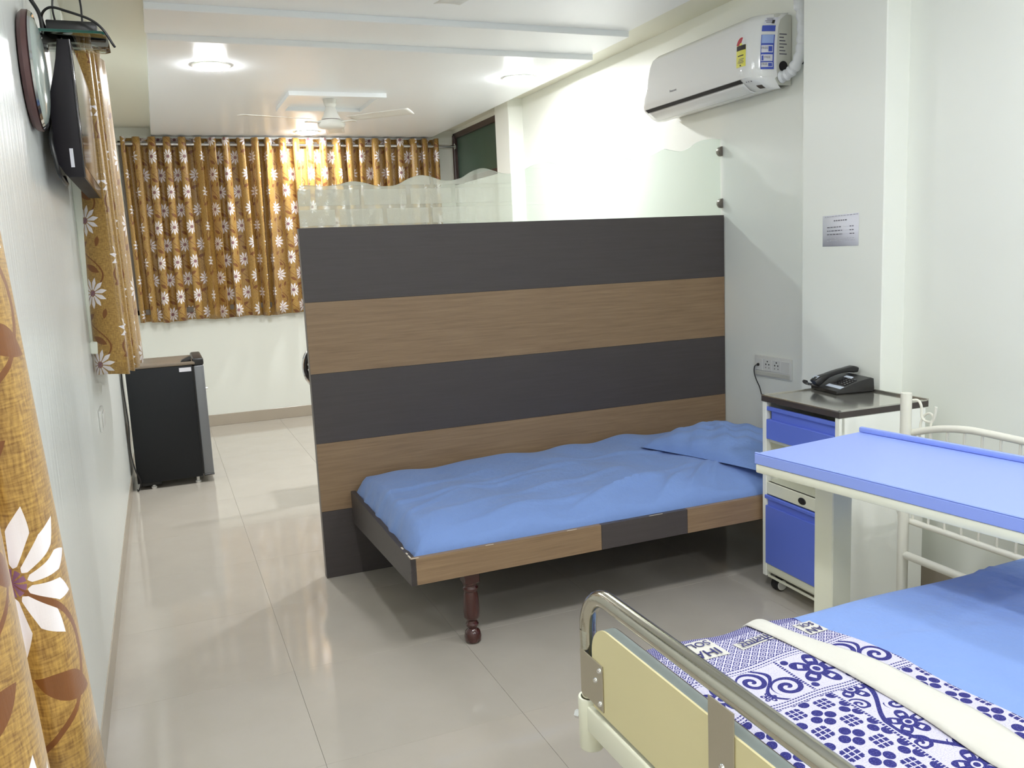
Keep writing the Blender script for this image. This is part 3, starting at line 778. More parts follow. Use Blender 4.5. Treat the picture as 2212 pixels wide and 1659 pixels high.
obj('gasket', G().box(0.452, 0.462, fy0 + 0.006, fy1 - 0.006, 0.06, 0.775), 'rubber', fr)
obj('hinge_cover', G().prism([(0.385, 0.803), (0.45, 0.803), (0.45, 0.832), (0.44, 0.834), (0.395, 0.815)], 1, fy0 + 0.02, fy0 + 0.085, 0.003), 'black_plastic', fr)
obj('sticker', G().box(0.372, 0.445, fy0 - 0.001, fy0, 0.742, 0.768), 'paper', fr)
for (x, yy) in ((0.15, fy0 + 0.03), (0.42, fy0 + 0.03), (0.15, fy1 - 0.03), (0.42, fy1 - 0.03)):
    obj('foot', G().lathe([(0.016, 0.0), (0.018, 0.012), (0.010, 0.016), (0.010, 0.047)], (x, yy, 0), 2, 14), 'socket_white', fr)
obj('base_bar', G().box(0.075, 0.20, fy0 + 0.02, fy1 - 0.05, 0.02, 0.046, 0.004, 1), 'rubber', fr)
obj('power_cord', G().tube(smooth_path([(0.036, fy0 - 0.01, 0.80), (0.033, fy0 - 0.01, 0.70), (0.042, fy0 - 0.015, 0.45), (0.036, fy0 - 0.02, 0.28), (0.05, fy0 - 0.02, 0.15), (0.075, fy0 - 0.02, 0.07), (0.06, fy0 - 0.02, 0.01), (0.05, fy0 + 0.02, 0.006)]), 0.004, 8), 'black_plastic', fr)

# ------------------------------------------------------------------ ceiling fans
def fan(x, y, zc, blade_angles, zb, label):
    t = thing('ceiling_fan', label, 'fan', (x, y, zc), 0, 'white ceiling fans')
    obj('canopy', G().lathe([(0.05, -0.0005), (0.047, -0.01), (0.042, -0.032), (0.028, -0.055), (0.013, -0.062)], (x, y, zc), 2, 24), 'fan_white', t)
    obj('downrod', G().tube([(x, y, zc - 0.05), (x, y, zb + 0.10)], 0.0085, 12), 'fan_white', t)
    d = zb - zc
    obj('motor_cover', G().lathe([(0.012, d + 0.125), (0.022, d + 0.115), (0.032, d + 0.085), (0.05, d + 0.04), (0.066, d + 0.012), (0.068, d + 0.006)], (x, y, zc), 2, 28), 'fan_white', t)
    mo = obj('motor', G().lathe([(0.066, d + 0.002), (0.088, d - 0.002), (0.093, d - 0.012), (0.093, d - 0.03), (0.088, d - 0.043), (0.078, d - 0.05), (0.03, d - 0.056), (0.0, d - 0.057)], (x, y, zc), 2, 36), 'fan_white', t)
    obj('motor_band', G().lathe([(0.055, d + 0.0015), (0.064, d + 0.0015), (0.064, d + 0.0065), (0.055, d + 0.0065)], (x, y, zc), 2, 28), 'brown_rim', mo)
    for a in blade_angles:
        a = radians(a); ca, sa = cos(a), sin(a)
        def P(l, w, h): return (x + ca * l - sa * w, y + sa * l + ca * w, zb + h)
        g = G()
        def S(u, v):
            l = 0.15 + u * 0.475; wd = 0.045 + 0.022 * min(1, u * 2)
            if u > 0.9: pass
            w = (v - 0.5) * 2 * wd
            l2 = l + (0.025 * (0.5 - v) if u > 0.97 else 0)
            return P(l2, w, -0.016 * (v - 0.5) + 0.004 * (1 - (2 * v - 1) ** 2))
        b = obj('blade', g.grid(S, 14, 5), 'fan_white', t, 60, solid=0.0022)
        obj('blade_iron', G().box(x + 0.085, x + 0.19, y - 0.022, y + 0.022, zb - 0.02, zb - 0.013, 0.002, 1, Matrix.Rotation(a, 3, 'Z'), (x, y, zb)), 'fan_white', t)
    return t
fan(1.515, 6.10, 2.495, (196, 315, 76), 2.355, 'white three-blade ceiling fan in front of the far curtain')
fan(1.60, 2.85, 2.555, (100, 220, 340), 2.405, 'white ceiling fan over the laminate bed, only a blade tip in view')

# ------------------------------------------------------------------ air conditioner
AY0, AY1 = 3.205, 4.165
def ac_front(y, s):
    """front shell: s 0 at the top back edge .. 1 at the lower lip"""
    P = [(2.99, 2.388), (2.90, 2.392), (2.848, 2.384), (2.818, 2.362), (2.806, 2.33), (2.799, 2.26), (2.796, 2.19), (2.797, 2.145), (2.803, 2.122)]
    i = s * (len(P) - 1); k = min(int(i), len(P) - 2); q = i - k
    x = P[k][0] * (1 - q) + P[k + 1][0] * q; z = P[k][1] * (1 - q) + P[k + 1][1] * q
    e = max(0.0, (AY0 + 0.085 - y) / 0.085)
    x += 0.13 * (1 - sqrt(max(0.0, 1 - min(1, e) ** 2)))
    e2 = max(0.0, (y - (AY1 - 0.06)) / 0.06)
    x += 0.045 * (1 - sqrt(max(0.0, 1 - 0.96 * min(1, e2) ** 2)))
    x = min(x, 2.99)
    yy = y
    if y > AY1 - 0.2:                       # the far end leans in towards the top
        yy = y - 0.10 * ((y - (AY1 - 0.2)) / 0.2) * max(0.0, (z - 2.13) / 0.26)
    return Vector((x, yy, z))
ac = thing('air_conditioner', 'white split air conditioner with blue and yellow stickers on the right wall', 'air conditioner', (2.91, 3.68, 2.06))
g = G().grid(lambda a, b: ac_front(AY0 + (AY1 - AY0) * (a ** 1.0), b), 96, 24)
obj('front_panel', g, 'ac_white', ac, 60)
obj('body', G().prism([(2.99, 2.386), (2.92, 2.386), (2.905, 2.12), (2.93, 2.085), (3.012, 2.085), (3.012, 2.386)], 1, AY0 + 0.004, AY1 - 0.03, 0.004), 'ac_side', ac)
# underside with flap and slot
def under(y, s):
    P = [(2.803, 2.122), (2.813, 2.112), (2.86, 2.080), (2.90, 2.068), (2.96, 2.074), (3.0, 2.084)]
    i = s * (len(P) - 1); k = min(int(i), len(P) - 2); q = i - k
    x = P[k][0] * (1 - q) + P[k + 1][0] * q; z = P[k][1] * (1 - q) + P[k + 1][1] * q
    f = ac_front(y, 1.0).x - 2.803
    return Vector((min(3.0, x + f * (1 - s)), y, z))
g = G().grid(lambda a, b: under(AY0 + (AY1 - AY0) * a, b), 96, 14)
obj('underside', g, 'ac_white', ac, 60)
g = G().grid(lambda a, b: under(3.30 + 0.81 * a, 0.03 + 0.20 * b) + Vector((-0.001, 0, -0.0015)), 40, 3)
obj('air_slot', g, 'dark_slot', ac, 60)
g = G().grid(lambda a, b: under(3.30 + 0.81 * a, 0.24 + 0.32 * b) + Vector((-0.002, 0, -0.003 - 0.003 * sin(pi * b))), 40, 6)
obj('flap', g, 'ac_white', ac, 60, solid=0.002)
g = G().grid(lambda a, b: under(3.232 + 0.022 * a, 0.34 + 0.12 * b) + Vector((-0.0005, 0, -0.0016)), 3, 3)
obj('display_window', g, 'board_back', ac, 60)
for k in range(3):
    g = G().grid(lambda a, b: under(3.252 + 0.012 * k + 0.005 * a, 0.22 + 0.02 * b) + Vector((-0.0005, 0, -0.0016)), 1, 1)
    obj('indicator', g, 'ink', ac)
def ymap(y): return 3.2055 + (y - 3.2065) * (0.0150 / 0.0285) if y < 3.24 else y
def patch(name, ya, yb, sa, sb, mat, parent, off=0.0012, n=6, label=None):
    ya, yb = ymap(ya), ymap(yb)
    g = G().grid(lambda a, b: ac_front(ya + (yb - ya) * a, sa + (sb - sa) * b) + Vector((-off, -off, 0)), n, n)
    o = obj(name, g, mat, parent, 60)
    if label: o['label'] = label
    return o
# energy label (yellow with red dial) ; s range for z 2.31..2.17
es = patch('energy_sticker', 3.262, 3.318, 0.615, 0.80, 'yellow_paper', ac, label='yellow energy rating sticker with a red dial')
def dial(mat, a0, a1, r0, r1, off, sc=1.0):
    g = G(); n = 10
    def P(t, r):
        y = 3.29 + cos(t) * r; z = 2.262 + sin(t) * r * 1.2
        s = 0.5 + (2.33 - z) / 0.07 * 0.125
        return ac_front(y, s) + Vector((-off, -off, 0))
    for k in range(n):
        t0 = a0 + (a1 - a0) * k / n; t1 = a0 + (a1 - a0) * (k + 1) / n
        g.bm.faces.new([g.bm.verts.new(P(*q)) for q in ((t1, r0), (t0, r0), (t0, r1), (t1, r1))])
    return obj('print', g, mat, es)
dial('red_paper', 0.05 * pi, pi * 0.62, 0.0105, 0.030, 0.0016)
dial('ac_white', pi * 0.62, pi, 0.0105, 0.029, 0.0016)
dial('yellow_paper', 0, pi, 0.0, 0.0105, 0.0018)
patch('print', 3.263, 3.317, 0.618, 0.655, 'black_ink', es, 0.0020)
patch('print', 3.272, 3.308, 0.692, 0.70, 'black_ink', es, 0.0018)
for k in range(4): patch('print', 3.270 + 0.003 * (k % 2), 3.300 + 0.004 * (k % 3), 0.72 + k * 0.012, 0.725 + k * 0.012, 'ink', es, 0.0018)
patch('print', 3.286, 3.294, 0.775, 0.79, 'black_ink', es, 0.0018)
bs = patch('info_sticker', 3.2065, 3.233, 0.33, 0.46, 'paper', ac, label='white instruction sticker with small print')
for k in range(4): patch('print', 3.212, 3.230 - 0.004 * (k % 2), 0.35 + k * 0.025, 0.36 + k * 0.025, 'ink', bs, 0.002)
patch('print', 3.2085, 3.2125, 0.39, 0.45, 'black_ink', bs, 0.0021)
patch('info_sticker', 3.2065, 3.235, 0.48, 0.535, 'blue_ink', ac, label='dark blue strip sticker')
off = patch('info_sticker', 3.2065, 3.235, 0.56, 0.86, 'blue_ink', ac, label='blue offer sticker with three boxes reading FREE')
patch('print', 3.2072, 3.233, 0.562, 0.625, 'pale_blue', off, 0.002)
for k in range(3):
    patch('print', 3.2075, 3.233, 0.64 + k * 0.07, 0.695 + k * 0.07, 'paper', off, 0.002)
    sgn = (3.208, 3.214) if k != 1 else (3.225, 3.231)
    patch('print', sgn[0], sgn[1], 0.648 + k * 0.07, 0.688 + k * 0.07, 'blue_ink', off, 0.0024)

def text(body, size, mat, parent, M, name='lettering', ext=0.0002, align='CENTER'):
    cu = bpy.data.curves.new(name, 'FONT'); cu.body = body; cu.size = size; cu.extrude = ext
    cu.align_x = align; cu.align_y = 'CENTER'
    tmp = bpy.data.objects.new(name, cu); C.objects.link(tmp)
    dg = bpy.context.evaluated_depsgraph_get()
    me = bpy.data.meshes.new_from_object(tmp.evaluated_get(dg))
    C.objects.unlink(tmp); bpy.data.objects.remove(tmp); bpy.data.curves.remove(cu)
    me.transform(M)
    if parent.name in INV: me.transform(INV[parent.name])
    me.materials.clear(); me.materials.append(MT[mat] if isinstance(mat, str) else mat)
    me.name = name
    o = bpy.data.objects.new(name, me); C.objects.link(o); o.parent = parent
    return o
def frame3(origin, right, up):
    r = Vector(right).normalized(); u = Vector(up); u = (u - r * u.dot(r)).normalized(); n = r.cross(u)
    m = Matrix((r, u, n)).transposed().to_4x4(); m.translation = Vector(origin); return m
# brand lettering on the front panel, FREE in the offer boxes
p = ac_front(3.83, 0.80); p2 = ac_front(3.83, 0.74)
text('Panasonic', 0.016, 'ink', ac, frame3(p + Vector((-0.002, 0, 0)), (0, -1, 0), p2 - p), 'brand_lettering')
for k in range(3):
    y = ymap(3.2235 if k != 1 else 3.2165)
    s = 0.662 + k * 0.07
    q = ac_front(y, s); rt = ac_front(y - 0.002, s) - ac_front(y + 0.002, s); up = ac_front(y, s - 0.01) - ac_front(y, s + 0.01)
    nn = rt.cross(up).normalized()
    text('FREE', 0.014, 'ink', off, frame3(q + nn * 0.003, rt, up))
# wrapped refrigerant pipe
obj('pipe', G().tube(smooth_path([(2.955, 3.205, 2.118), (2.962, 3.17, 2.125), (2.968, 3.128, 2.155), (2.972, 3.10, 2.21), (2.974, 3.092, 2.28), (2.975, 3.10, 2.36), (2.975, 3.125, 2.44), (2.975, 3.14, 2.56)], 5), 0.026, 12,
    radii=[0.024 + 0.003 * sin(i * 2.1) + (0.004 if i % 9 == 0 else 0) for i in range(36)]), 'wrap', ac)
obj('pipe_hole', G().lathe([(0.022, -0.0008), (0.022, 0.006)], (2.965, AY0 + 0.0, 2.165), 1, 18), 'dark_slot', ac)
obj('cable', G().tube(smooth_path([(2.995, 3.12, 2.16), (3.0, 3.075, 2.18), (3.0, 3.062, 2.26), (2.998, 3.075, 2.33)]), 0.005, 8), 'black_plastic', ac)
for k in range(7):
    obj('print', G().box(2.945, 2.985 - 0.008 * (k % 3), AY0 + 0.0028, AY0 + 0.0042, 2.215 + k * 0.014, 2.220 + k * 0.014), 'ink', ac)

# ------------------------------------------------------------------ right wall: notice and socket plate
nt0 = thing('notice', 'white printed A4 paper notice taped on the right wall column', 'notice', (2.905, 2.78, 1.43))
NX0 = 2.905
def npos(a, b): return (2.884 - 0.201 * a, 1.366 + 0.126 * b + 0.004 * a * b)
g = G().quad(*[(NX0 - 0.0008, *npos(a, b)) for a, b in ((0, 0), (1, 0), (1, 1), (0, 1))])
obj('sheet', g, 'paper', nt0, solid=0.0006)
def bar(a0, a1, b0, b1, mat):
    g = G().quad(*[(NX0 - 0.0016, *npos(a, b)) for a, b in ((a0, b0), (a1, b0), (a1, b1), (a0, b1))])
    obj('print_line', g, mat, nt0)
rn = random.Random(4)
def words(a0, a1, b, h, mat):
    a = a0
    while a < a1 - 0.02:
        w = rn.uniform(0.035, 0.08); bar(a, min(a1, a + w), b, b + h, mat); a += w + 0.018
words(0.32, 0.70, 0.80, 0.035, 'ink')
for k in range(3):
    b = 0.60 - k * 0.115
    words(0.13, 0.56, b, 0.03, 'ink'); bar(0.58, 0.74, b + 0.01, b + 0.016, 'ink_light'); words(0.76, 0.89, b, 0.03, 'ink')
words(0.06, 0.98, 0.95, 0.025, 'ink_light'); words(0.13, 0.9, 0.24, 0.022, 'ink_light'); words(0.13, 0.92, 0.17, 0.022, 'ink_light')

so = thing('wall_socket', 'white three-module socket plate on the right wall above the phone cabinet', 'socket', (XR, 3.335, 0.795))
obj('plate', G().box(XR - 0.010, XR, 3.20, 3.468, 0.742, 0.846, 0.004, 2), 'socket_white', so)
for k, (ya, yb) in enumerate(((3.405, 3.462), (3.335, 3.40), (3.272, 3.332), (3.208, 3.268))):
    md = obj('module', G().box(XR - 0.0125, XR - 0.009, ya, yb, 0.772, 0.832, 0.002, 1), 'socket_white', so)
    if k in (1, 2):
        yc = (ya + yb) / 2
        for dy, dz, r in ((0, 0.018, 0.004), (-0.011, 0.004, 0.004), (0.011, 0.004, 0.004), (-0.012, -0.012, 0.0025), (0.012, -0.012, 0.0025)):
            obj('pin_hole', G().lathe([(r, -0.0132), (r, -0.011)], (XR, yc + dy, 0.802 + dz), 0, 10), 'black_plastic', md)
obj('lower_strip', G().box(XR - 0.0128, XR - 0.009, 3.208, 3.462, 0.748, 0.768, 0.002, 1), 'ac_side', so)

# ------------------------------------------------------------------ laminate bed
bd = thing('bed', 'fixed low bed with striped laminate rail and one turned leg in front of partition', 'bed', (2.0, 3.2, 0))
BX0, BY0, BZ0, BZ1 = 1.004, 2.745, 0.283, 0.380
for (xa, xb, mt, lb) in ((BX0, 1.742, 'lam_wood', 'oak laminate rail section'), (1.742, 2.122, 'lam_dark', 'dark brown laminate rail section'), (2.122, 2.90, 'lam_wood', 'oak laminate rail section')):
    o = obj('front_rail', G().box(xa + 0.0004, xb - 0.0004, BY0, BY0 + 0.02, BZ0, BZ1, 0.0008, 1), mt, bd); o['label'] = lb
o = obj('side_rail', G().prism([(BY0, BZ0), (3.716, 0.240), (3.716, 0.384), (BY0, BZ1 - 0.001)], 0, BX0 - 0.001, BX0 + 0.019), 'lam_dark', bd); o['label'] = 'dark brown laminate end rail'
obj('tray_board', G().box(BX0 + 0.019, 2.90, BY0 + 0.02, 3.716, 0.335, 0.352), 'lam_dark', bd)
g = G()
for (x, y, sx, sy) in ((1.006, 2.746, 0.028, 0.004), (1.005, 2.756, 0.005, 0.03), (1.006, 2.86, 0.006, 0.02), (1.006, 2.80, 0.005, 0.016), (1.28, 2.746, 0.03, 0.003), (1.6, 2.746, 0.04, 0.002), (1.95, 2.746, 0.06, 0.002)):
    g.box(x, x + sx, y, y + sy, BZ1 - 0.004, BZ1 + 0.0012)
obj('chipped_edge', g, 'chip', bd)['kind'] = 'stuff'
prof = [(0.0, 0.0), (0.018, 0.0005), (0.028, 0.008), (0.0315, 0.026), (0.027, 0.044), (0.0175, 0.054), (0.0175, 0.059), (0.022, 0.064), (0.0235, 0.072), (0.019, 0.081), (0.018, 0.086),
        (0.024, 0.092), (0.029, 0.10), (0.030, 0.125), (0.0285, 0.16), (0.026, 0.185), (0.0245, 0.192), (0.0235, 0.197), (0.028, 0.203), (0.0285, 0.211), (0.024, 0.218), (0.024, 0.222), (0.0285, 0.228), (0.029, 0.234)]
def turned_leg(x, y):
    g = G().lathe(prof, (x, y, 0), 2, 28)
    g.box(x - 0.029, x + 0.029, y - 0.029, y + 0.029, 0.232, 0.335, 0.003, 1)
    return obj('leg', g, 'wood_leg', bd)
turned_leg(1.237, 2.815); turned_leg(2.78, 2.815)

# mattress and sheet
def wr(x, y, k=1.0):
    return k * (0.004 * sin(9 * x + 5 * y) + 0.0035 * sin(17 * x - 11 * y + 1.3) + 0.003 * sin(5 * x * y + 4 * x))
def fold(x, y, x0, y0, ang, L, Wd, h):
    px, py = x - x0, y - y0
    p = px * cos(ang) + py * sin(ang); q = -px * sin(ang) + py * cos(ang) + 0.15 * p * p
    e = max(0.0, 1 - (p / L) ** 2)
    return h * e * math.exp(-(q / Wd) ** 2)
folds = [(1.25, 3.35, 0.3, 0.35, 0.012, 0.006), (1.35, 3.2, 0.15, 0.5, 0.014, 0.006), (1.15, 3.05, 0.6, 0.3, 0.012, 0.006), (1.9, 2.9, 0.25, 0.3, 0.016, 0.009), (2.15, 2.88, 0.6, 0.2, 0.014, 0.010),
         (2.3, 2.92, 0.75, 0.22, 0.013, 0.010), (2.05, 2.95, 0.35, 0.35, 0.02, 0.007), (2.4, 2.95, 0.9, 0.2, 0.015, 0.008), (1.7, 3.3, 0.1, 0.5, 0.02, 0.004), (1.5, 2.88, 0.12, 0.4, 0.014, 0.006), (1.12, 2.86, 1.2, 0.12, 0.010, 0.006),
         (1.6, 3.05, 0.2, 0.6, 0.02, 0.005), (2.2, 3.35, -0.2, 0.4, 0.02, 0.005)]
mx0, mx1, my0, my1 = 1.022, 2.90, 2.768, 3.694
def mat_top(a, b):
    x = mx0 + (mx1 - mx0) * a; y = my0 + (my1 - my0) * b
    dl = (x - mx0); dr = mx1 - x; df = y - my0; db = my1 - y
    def edge(d, r): return 1 - (1 - min(1, d / r)) ** 2.2
    h = 0.108 * min(edge(dl, 0.055) , 1) * edge(dr, 0.05) * (0.42 + 0.58 * edge(df, 0.20)) * edge(df + 0.012, 0.03) * (0.75 + 0.25 * edge(db, 0.06))
    z = 0.362 + max(0.012, h)
    z += (1.5 * wr(x, y) + 1.9 * sum(fold(x, y, *f) for f in folds)) * min(1, dl / 0.06) * min(1, df / 0.03)
    z += 0.006 * sin(3.2 * x + 0.5) * b
    xx = x - (0.006 + 0.008 * sin(y * 31) + 0.006 * sin(y * 57 + 2)) * max(0, 1 - dl / 0.03) * 0.5
    return (xx, y, z)
g = G().grid(mat_top, 130, 64)
es_ = [e for e in g.bm.edges if e.is_boundary]
ret = bmesh.ops.extrude_edge_only(g.bm, edges=es_)
for v in [v for v in ret['geom'] if isinstance(v, bmesh.types.BMVert)]: v.co.z = 0.3535
single('mattress', g, 'sheet', 'thin mattress in a crumpled blue sheet on the laminate bed', 'mattress', (2.0, 3.23, 0.3535), ang=60)

def pillow(name, ctr, ang, L, Wd, H, label):
    g = G(); R = Matrix.Rotation(ang, 3, 'Z')
    def top_(a, b, sgn):
        u, v = 2 * a - 1, 2 * b - 1
        e = max(0.0, (1 - abs(u) ** 2.6)) ** 0.55 * max(0.0, (1 - abs(v) ** 2.6)) ** 0.55
        pin = 1 - 0.07 * (1 - abs(u)) * 0 - 0.06 * (abs(u) ** 3) * (abs(v) ** 3) * -1
        x = u * L / 2 * (1 - 0.05 * (1 - v * v) * (abs(u) ** 4)) ; y = v * Wd / 2 * (1 - 0.06 * (1 - u * u) * (abs(v) ** 4))
        z = (H * e if sgn > 0 else -0.012 * e)
        if sgn > 0: z += 0.006 * sin(16 * u + 8 * v) * e + 0.005 * sin(9 * u - 14 * v) * e + 0.012 * math.exp(-((u * 0.6 + v * 0.5 - 0.1) / 0.05) ** 2) * e * (1 if v < 0.6 else 0)
        p = R @ Vector((x, y, 0)); return (ctr[0] + p.x, ctr[1] + p.y, ctr[2] + z + 0.004)
    g.grid(lambda a, b: top_(a, b, 1), 48, 40); g.grid(lambda a, b: top_(a, b, -1), 48, 40)
    return single(name, g, 'sheet', label, 'pillow', ctr, ang=60)
pillow('pillow', (2.62, 3.15, 0.474), radians(106), 0.66, 0.47, 0.10, 'blue pillow at the wall end of the laminate bed')

# ------------------------------------------------------------------ bedside cabinet with telephone
CB = (2.66, 2.505, 0.0); CR = radians(-1.8)
cb = thing('bedside_cabinet', 'cream and blue steel bedside cabinet on castors carrying the telephone', 'cabinet', CB, CR)
RC = Matrix.Rotation(CR, 4, 'Z'); TC = Matrix.Translation(Vector(CB)) @ RC
def cob(name, g, mat, parent=cb, **k):      # parts given in the cabinet's own frame
    for v in g.bm.verts: v.co = TC @ v.co
    return obj(name, g, mat, parent, **k)
hx, hy = 0.203, 0.219        # half depth (x), half width (y)
zb_, zt_ = 0.075, 0.776
t = 0.022
fx = -hx + 0.012
cob('side_panel', G().box(fx, hx - 0.01, hy - 0.012 - t * 0, hy - 0.002, zb_, zt_, 0.002, 1), 'cabinet_white')
cob('side_panel', G().box(fx, hx - 0.01, -hy + 0.002, -hy + 0.012, zb_, zt_, 0.002, 1), 'cabinet_white')
cob('back_panel', G().box(hx - 0.02, hx - 0.012, -hy + 0.012, hy - 0.012, zb_, zt_), 'cabinet_white')
for sgn in (1, -1):
    ya, yb = sorted((sgn * (hy - 0.002), sgn * (hy - 0.026)))
    cob('front_post', G().box(fx - 0.008, fx + 0.016, ya, yb, zb_ - 0.018, zt_, 0.002, 1), 'cabinet_white')
cob('shelf', G().box(fx, hx - 0.02, -hy + 0.012, hy - 0.012, 0.438, 0.452), 'cream_paint')
cob('shelf', G().box(fx + 0.01, hx - 0.02, -hy + 0.012, hy - 0.012, 0.612, 0.622), 'cream_paint')
cob('front_rail', G().box(fx - 0.006, fx + 0.01, -hy + 0.026, hy - 0.026, 0.402, 0.452, 0.002, 1), 'cream_paint')
cob('bottom_rail', G().box(fx - 0.006, fx + 0.01, -hy + 0.026, hy - 0.026, 0.082, 0.110, 0.002, 1).box(fx - 0.003, fx + 0.002, -hy + 0.03, hy - 0.03, 0.055, 0.064), 'cream_paint')
cob('base', G().box(fx, hx - 0.02, -hy + 0.012, hy - 0.012, zb_, zb_ + 0.012), 'cream_paint')
dr = cob('drawer', G().box(fx - 0.010, fx + 0.012, -hy + 0.028, hy - 0.028, 0.628, 0.707, 0.002, 1).box(fx + 0.002, fx + 0.012, -hy + 0.034, hy - 0.046, 0.70, 0.752).box(fx - 0.008, fx + 0.004, -hy + 0.028, hy - 0.028, 0.742, 0.758, 0.002, 1), 'cab_blue')
do = cob('door', G().box(fx - 0.010, fx + 0.006, -hy + 0.024, hy - 0.022, 0.112, 0.355, 0.002, 1).box(fx - 0.002, fx + 0.006, -hy + 0.026, hy - 0.030, 0.352, 0.388).box(fx - 0.012, fx + 0.002, -hy + 0.024, hy - 0.018, 0.382, 0.398, 0.003, 1), 'cab_blue')
lk = cob('lock', G().lathe([(0.0, -0.004), (0.020, -0.003), (0.022, 0.0)], (0, 0, 0), 0, 20), 'black_plastic')
# the little oval lock badge: squash the disc and put it on the rail
for v in lk.data.vertices:
    c = v.co.copy(); v.co = (fx - 0.006 + c.x, -0.02 + c.y * 1.0, 0.425 + c.z * 0.62)
tp_ = cob('top', G().box(-hx, hx, -hy, hy, zt_, 0.797, 0.001, 1), 'top_edge')
tp_['label'] = 'dark edged steel top'
cob('top_tray', G().box(-hx + 0.012, hx - 0.012, -hy + 0.012, hy - 0.012, 0.7965, 0.7985), 'granite', tp_)
cob('top_rim', G().box(-hx, -hx + 0.010, -hy, hy, 0.797, 0.803, 0.001, 1).box(hx - 0.010, hx, -hy, hy, 0.797, 0.807, 0.001, 1).box(-hx, hx, -hy, -hy + 0.010, 0.797, 0.803, 0.001, 1).box(-hx, hx, hy - 0.010, hy, 0.797, 0.803, 0.001, 1), 'granite', tp_)
for (x, y) in ((-hx + 0.05, hy - 0.055), (-hx + 0.05, -hy + 0.055), (hx - 0.06, hy - 0.055), (hx - 0.06, -hy + 0.055)):
    ca = cob('caster', G().box(x - 0.012, x + 0.014, y - 0.016, y + 0.016, 0.045, 0.076, 0.004, 1), 'black_plastic')
    cob('wheel', G().lathe([(0.020, -0.020), (0.026, -0.017), (0.026, -0.004), (0.022, 0.0), (0.026, 0.004), (0.026, 0.017), (0.020, 0.020)], (x - 0.006, y, 0.0262), 1, 22), 'rubber', ca)
    cob('wheel_rim', G().lathe([(0.014, -0.0215), (0.021, -0.0215), (0.021, -0.019), (0.014, -0.019)], (x - 0.006, y, 0.0262), 1, 22), 'socket_white', ca)

# telephone (user side faces -x)
PR = radians(-10.0); PC = (2.785, 2.632, 0.7988)
ph = thing('telephone', 'black push-button desk telephone on top of the bedside cabinet', 'telephone', PC, PR)
TP = Matrix.Translation(Vector(PC)) @ Matrix.Rotation(PR, 4, 'Z') @ Matrix.Diagonal((0.88, 0.92, 0.78, 1))
def pob(name, g, mat, parent=ph, **k):
    for v in g.bm.verts: v.co = TP @ v.co
    return obj(name, g, mat, parent, **k)
hw = 0.098
pob('base', G().prism([(-0.098, 0.003), (0.085, 0.003), (0.092, 0.012), (0.088, 0.068), (0.072, 0.074), (0.01, 0.058), (-0.075, 0.026), (-0.098, 0.018)], 1, -hw, hw, 0.005), 'black_plastic')
def top_z(x): return 0.026 + (x + 0.075) * (0.032 / 0.085)
sl = math.atan2(0.032, 0.085)
def on_top(x0, x1, y0, y1, h, mat, name, parent=ph, bev=0.0008):
    xc = (x0 + x1) / 2
    g = G().box(x0, x1, y0, y1, top_z(xc) - 0.001, top_z(xc) + h, bev, 1, Matrix.Rotation(-sl, 3, 'Y'))
    return pob(name, g, mat, parent)
on_top(-0.074, -0.052, -0.088, 0.022, 0.0012, 'label_grey', 'label_strip')
for r in range(5):
    for c in range(4):
        on_top(-0.042 + r * 0.0125, -0.034 + r * 0.0125, -0.078 + c * 0.022, -0.064 + c * 0.022, 0.004, 'black_gloss', 'key')
on_top(0.018, 0.034, -0.03, 0.020, 0.004, 'label_grey', 'cradle_hook')
# handset on the +y side
hs = [(-0.105, 0.058, 0.036), (-0.085, 0.058, 0.050), (-0.045, 0.058, 0.070), (0.0, 0.058, 0.084), (0.045, 0.058, 0.092), (0.085, 0.058, 0.094), (0.105, 0.058, 0.090)]
def bar_(path, wds, hts):
    g = G(); rings = []
    P = smooth_path(path, 5)
    for i, p in enumerate(P):
        q = i / (len(P) - 1) * (len(wds) - 1); k = min(int(q), len(wds) - 2); f = q - k
        w = wds[k] * (1 - f) + wds[k + 1] * f; h = hts[k] * (1 - f) + hts[k + 1] * f
        d = (P[min(i + 1, len(P) - 1)] - P[max(i - 1, 0)]).normalized(); n = Vector((0, 1, 0)); u = n.cross(d) * -1
        if u.z < 0: u = -u
        ring = []
        for a in range(16):
            t = 2 * pi * a / 16; cx = (abs(cos(t)) ** 0.5) * (1 if cos(t) > 0 else -1); cz = (abs(sin(t)) ** 0.5) * (1 if sin(t) > 0 else -1)
            ring.append(g.bm.verts.new(p + n * (w * cx) + u * (h * cz)))
        rings.append(ring)
    for A, B in zip(rings, rings[1:]):
        for a in range(16): g.bm.faces.new((A[a], A[(a + 1) % 16], B[(a + 1) % 16], B[a]))
    g.bm.faces.new(rings[0]); g.bm.faces.new(rings[-1])
    return g
hd = pob('handset', bar_(hs, [0.023, 0.025, 0.020, 0.019, 0.020, 0.025, 0.022], [0.020, 0.022, 0.012, 0.011, 0.012, 0.018, 0.014]), 'black_plastic')
pob('handset_label', G().box(-0.106, -0.088, 0.042, 0.076, 0.066, 0.0675, 0, 1, Matrix.Rotation(-0.6, 3, 'Y')), 'label_grey', hd)
cord = []
base_path = smooth_path([(-0.06, 0.085, 0.012), (-0.075, 0.12, 0.014), (-0.09, 0.15, 0.020), (-0.085, 0.175, 0.026), (-0.06, 0.185, 0.018)], 22)
g = G()
pts = []
for i, p in enumerate(base_path):
    if 20 < i < 84:
        a = i * 1.15; pts.append(p + Vector((0.006 * cos(a), 0.0, 0.006 * sin(a))))
    else: pts.append(p)
pob('coiled_cord', g.tube(pts, 0.0022, 6), 'black_plastic')
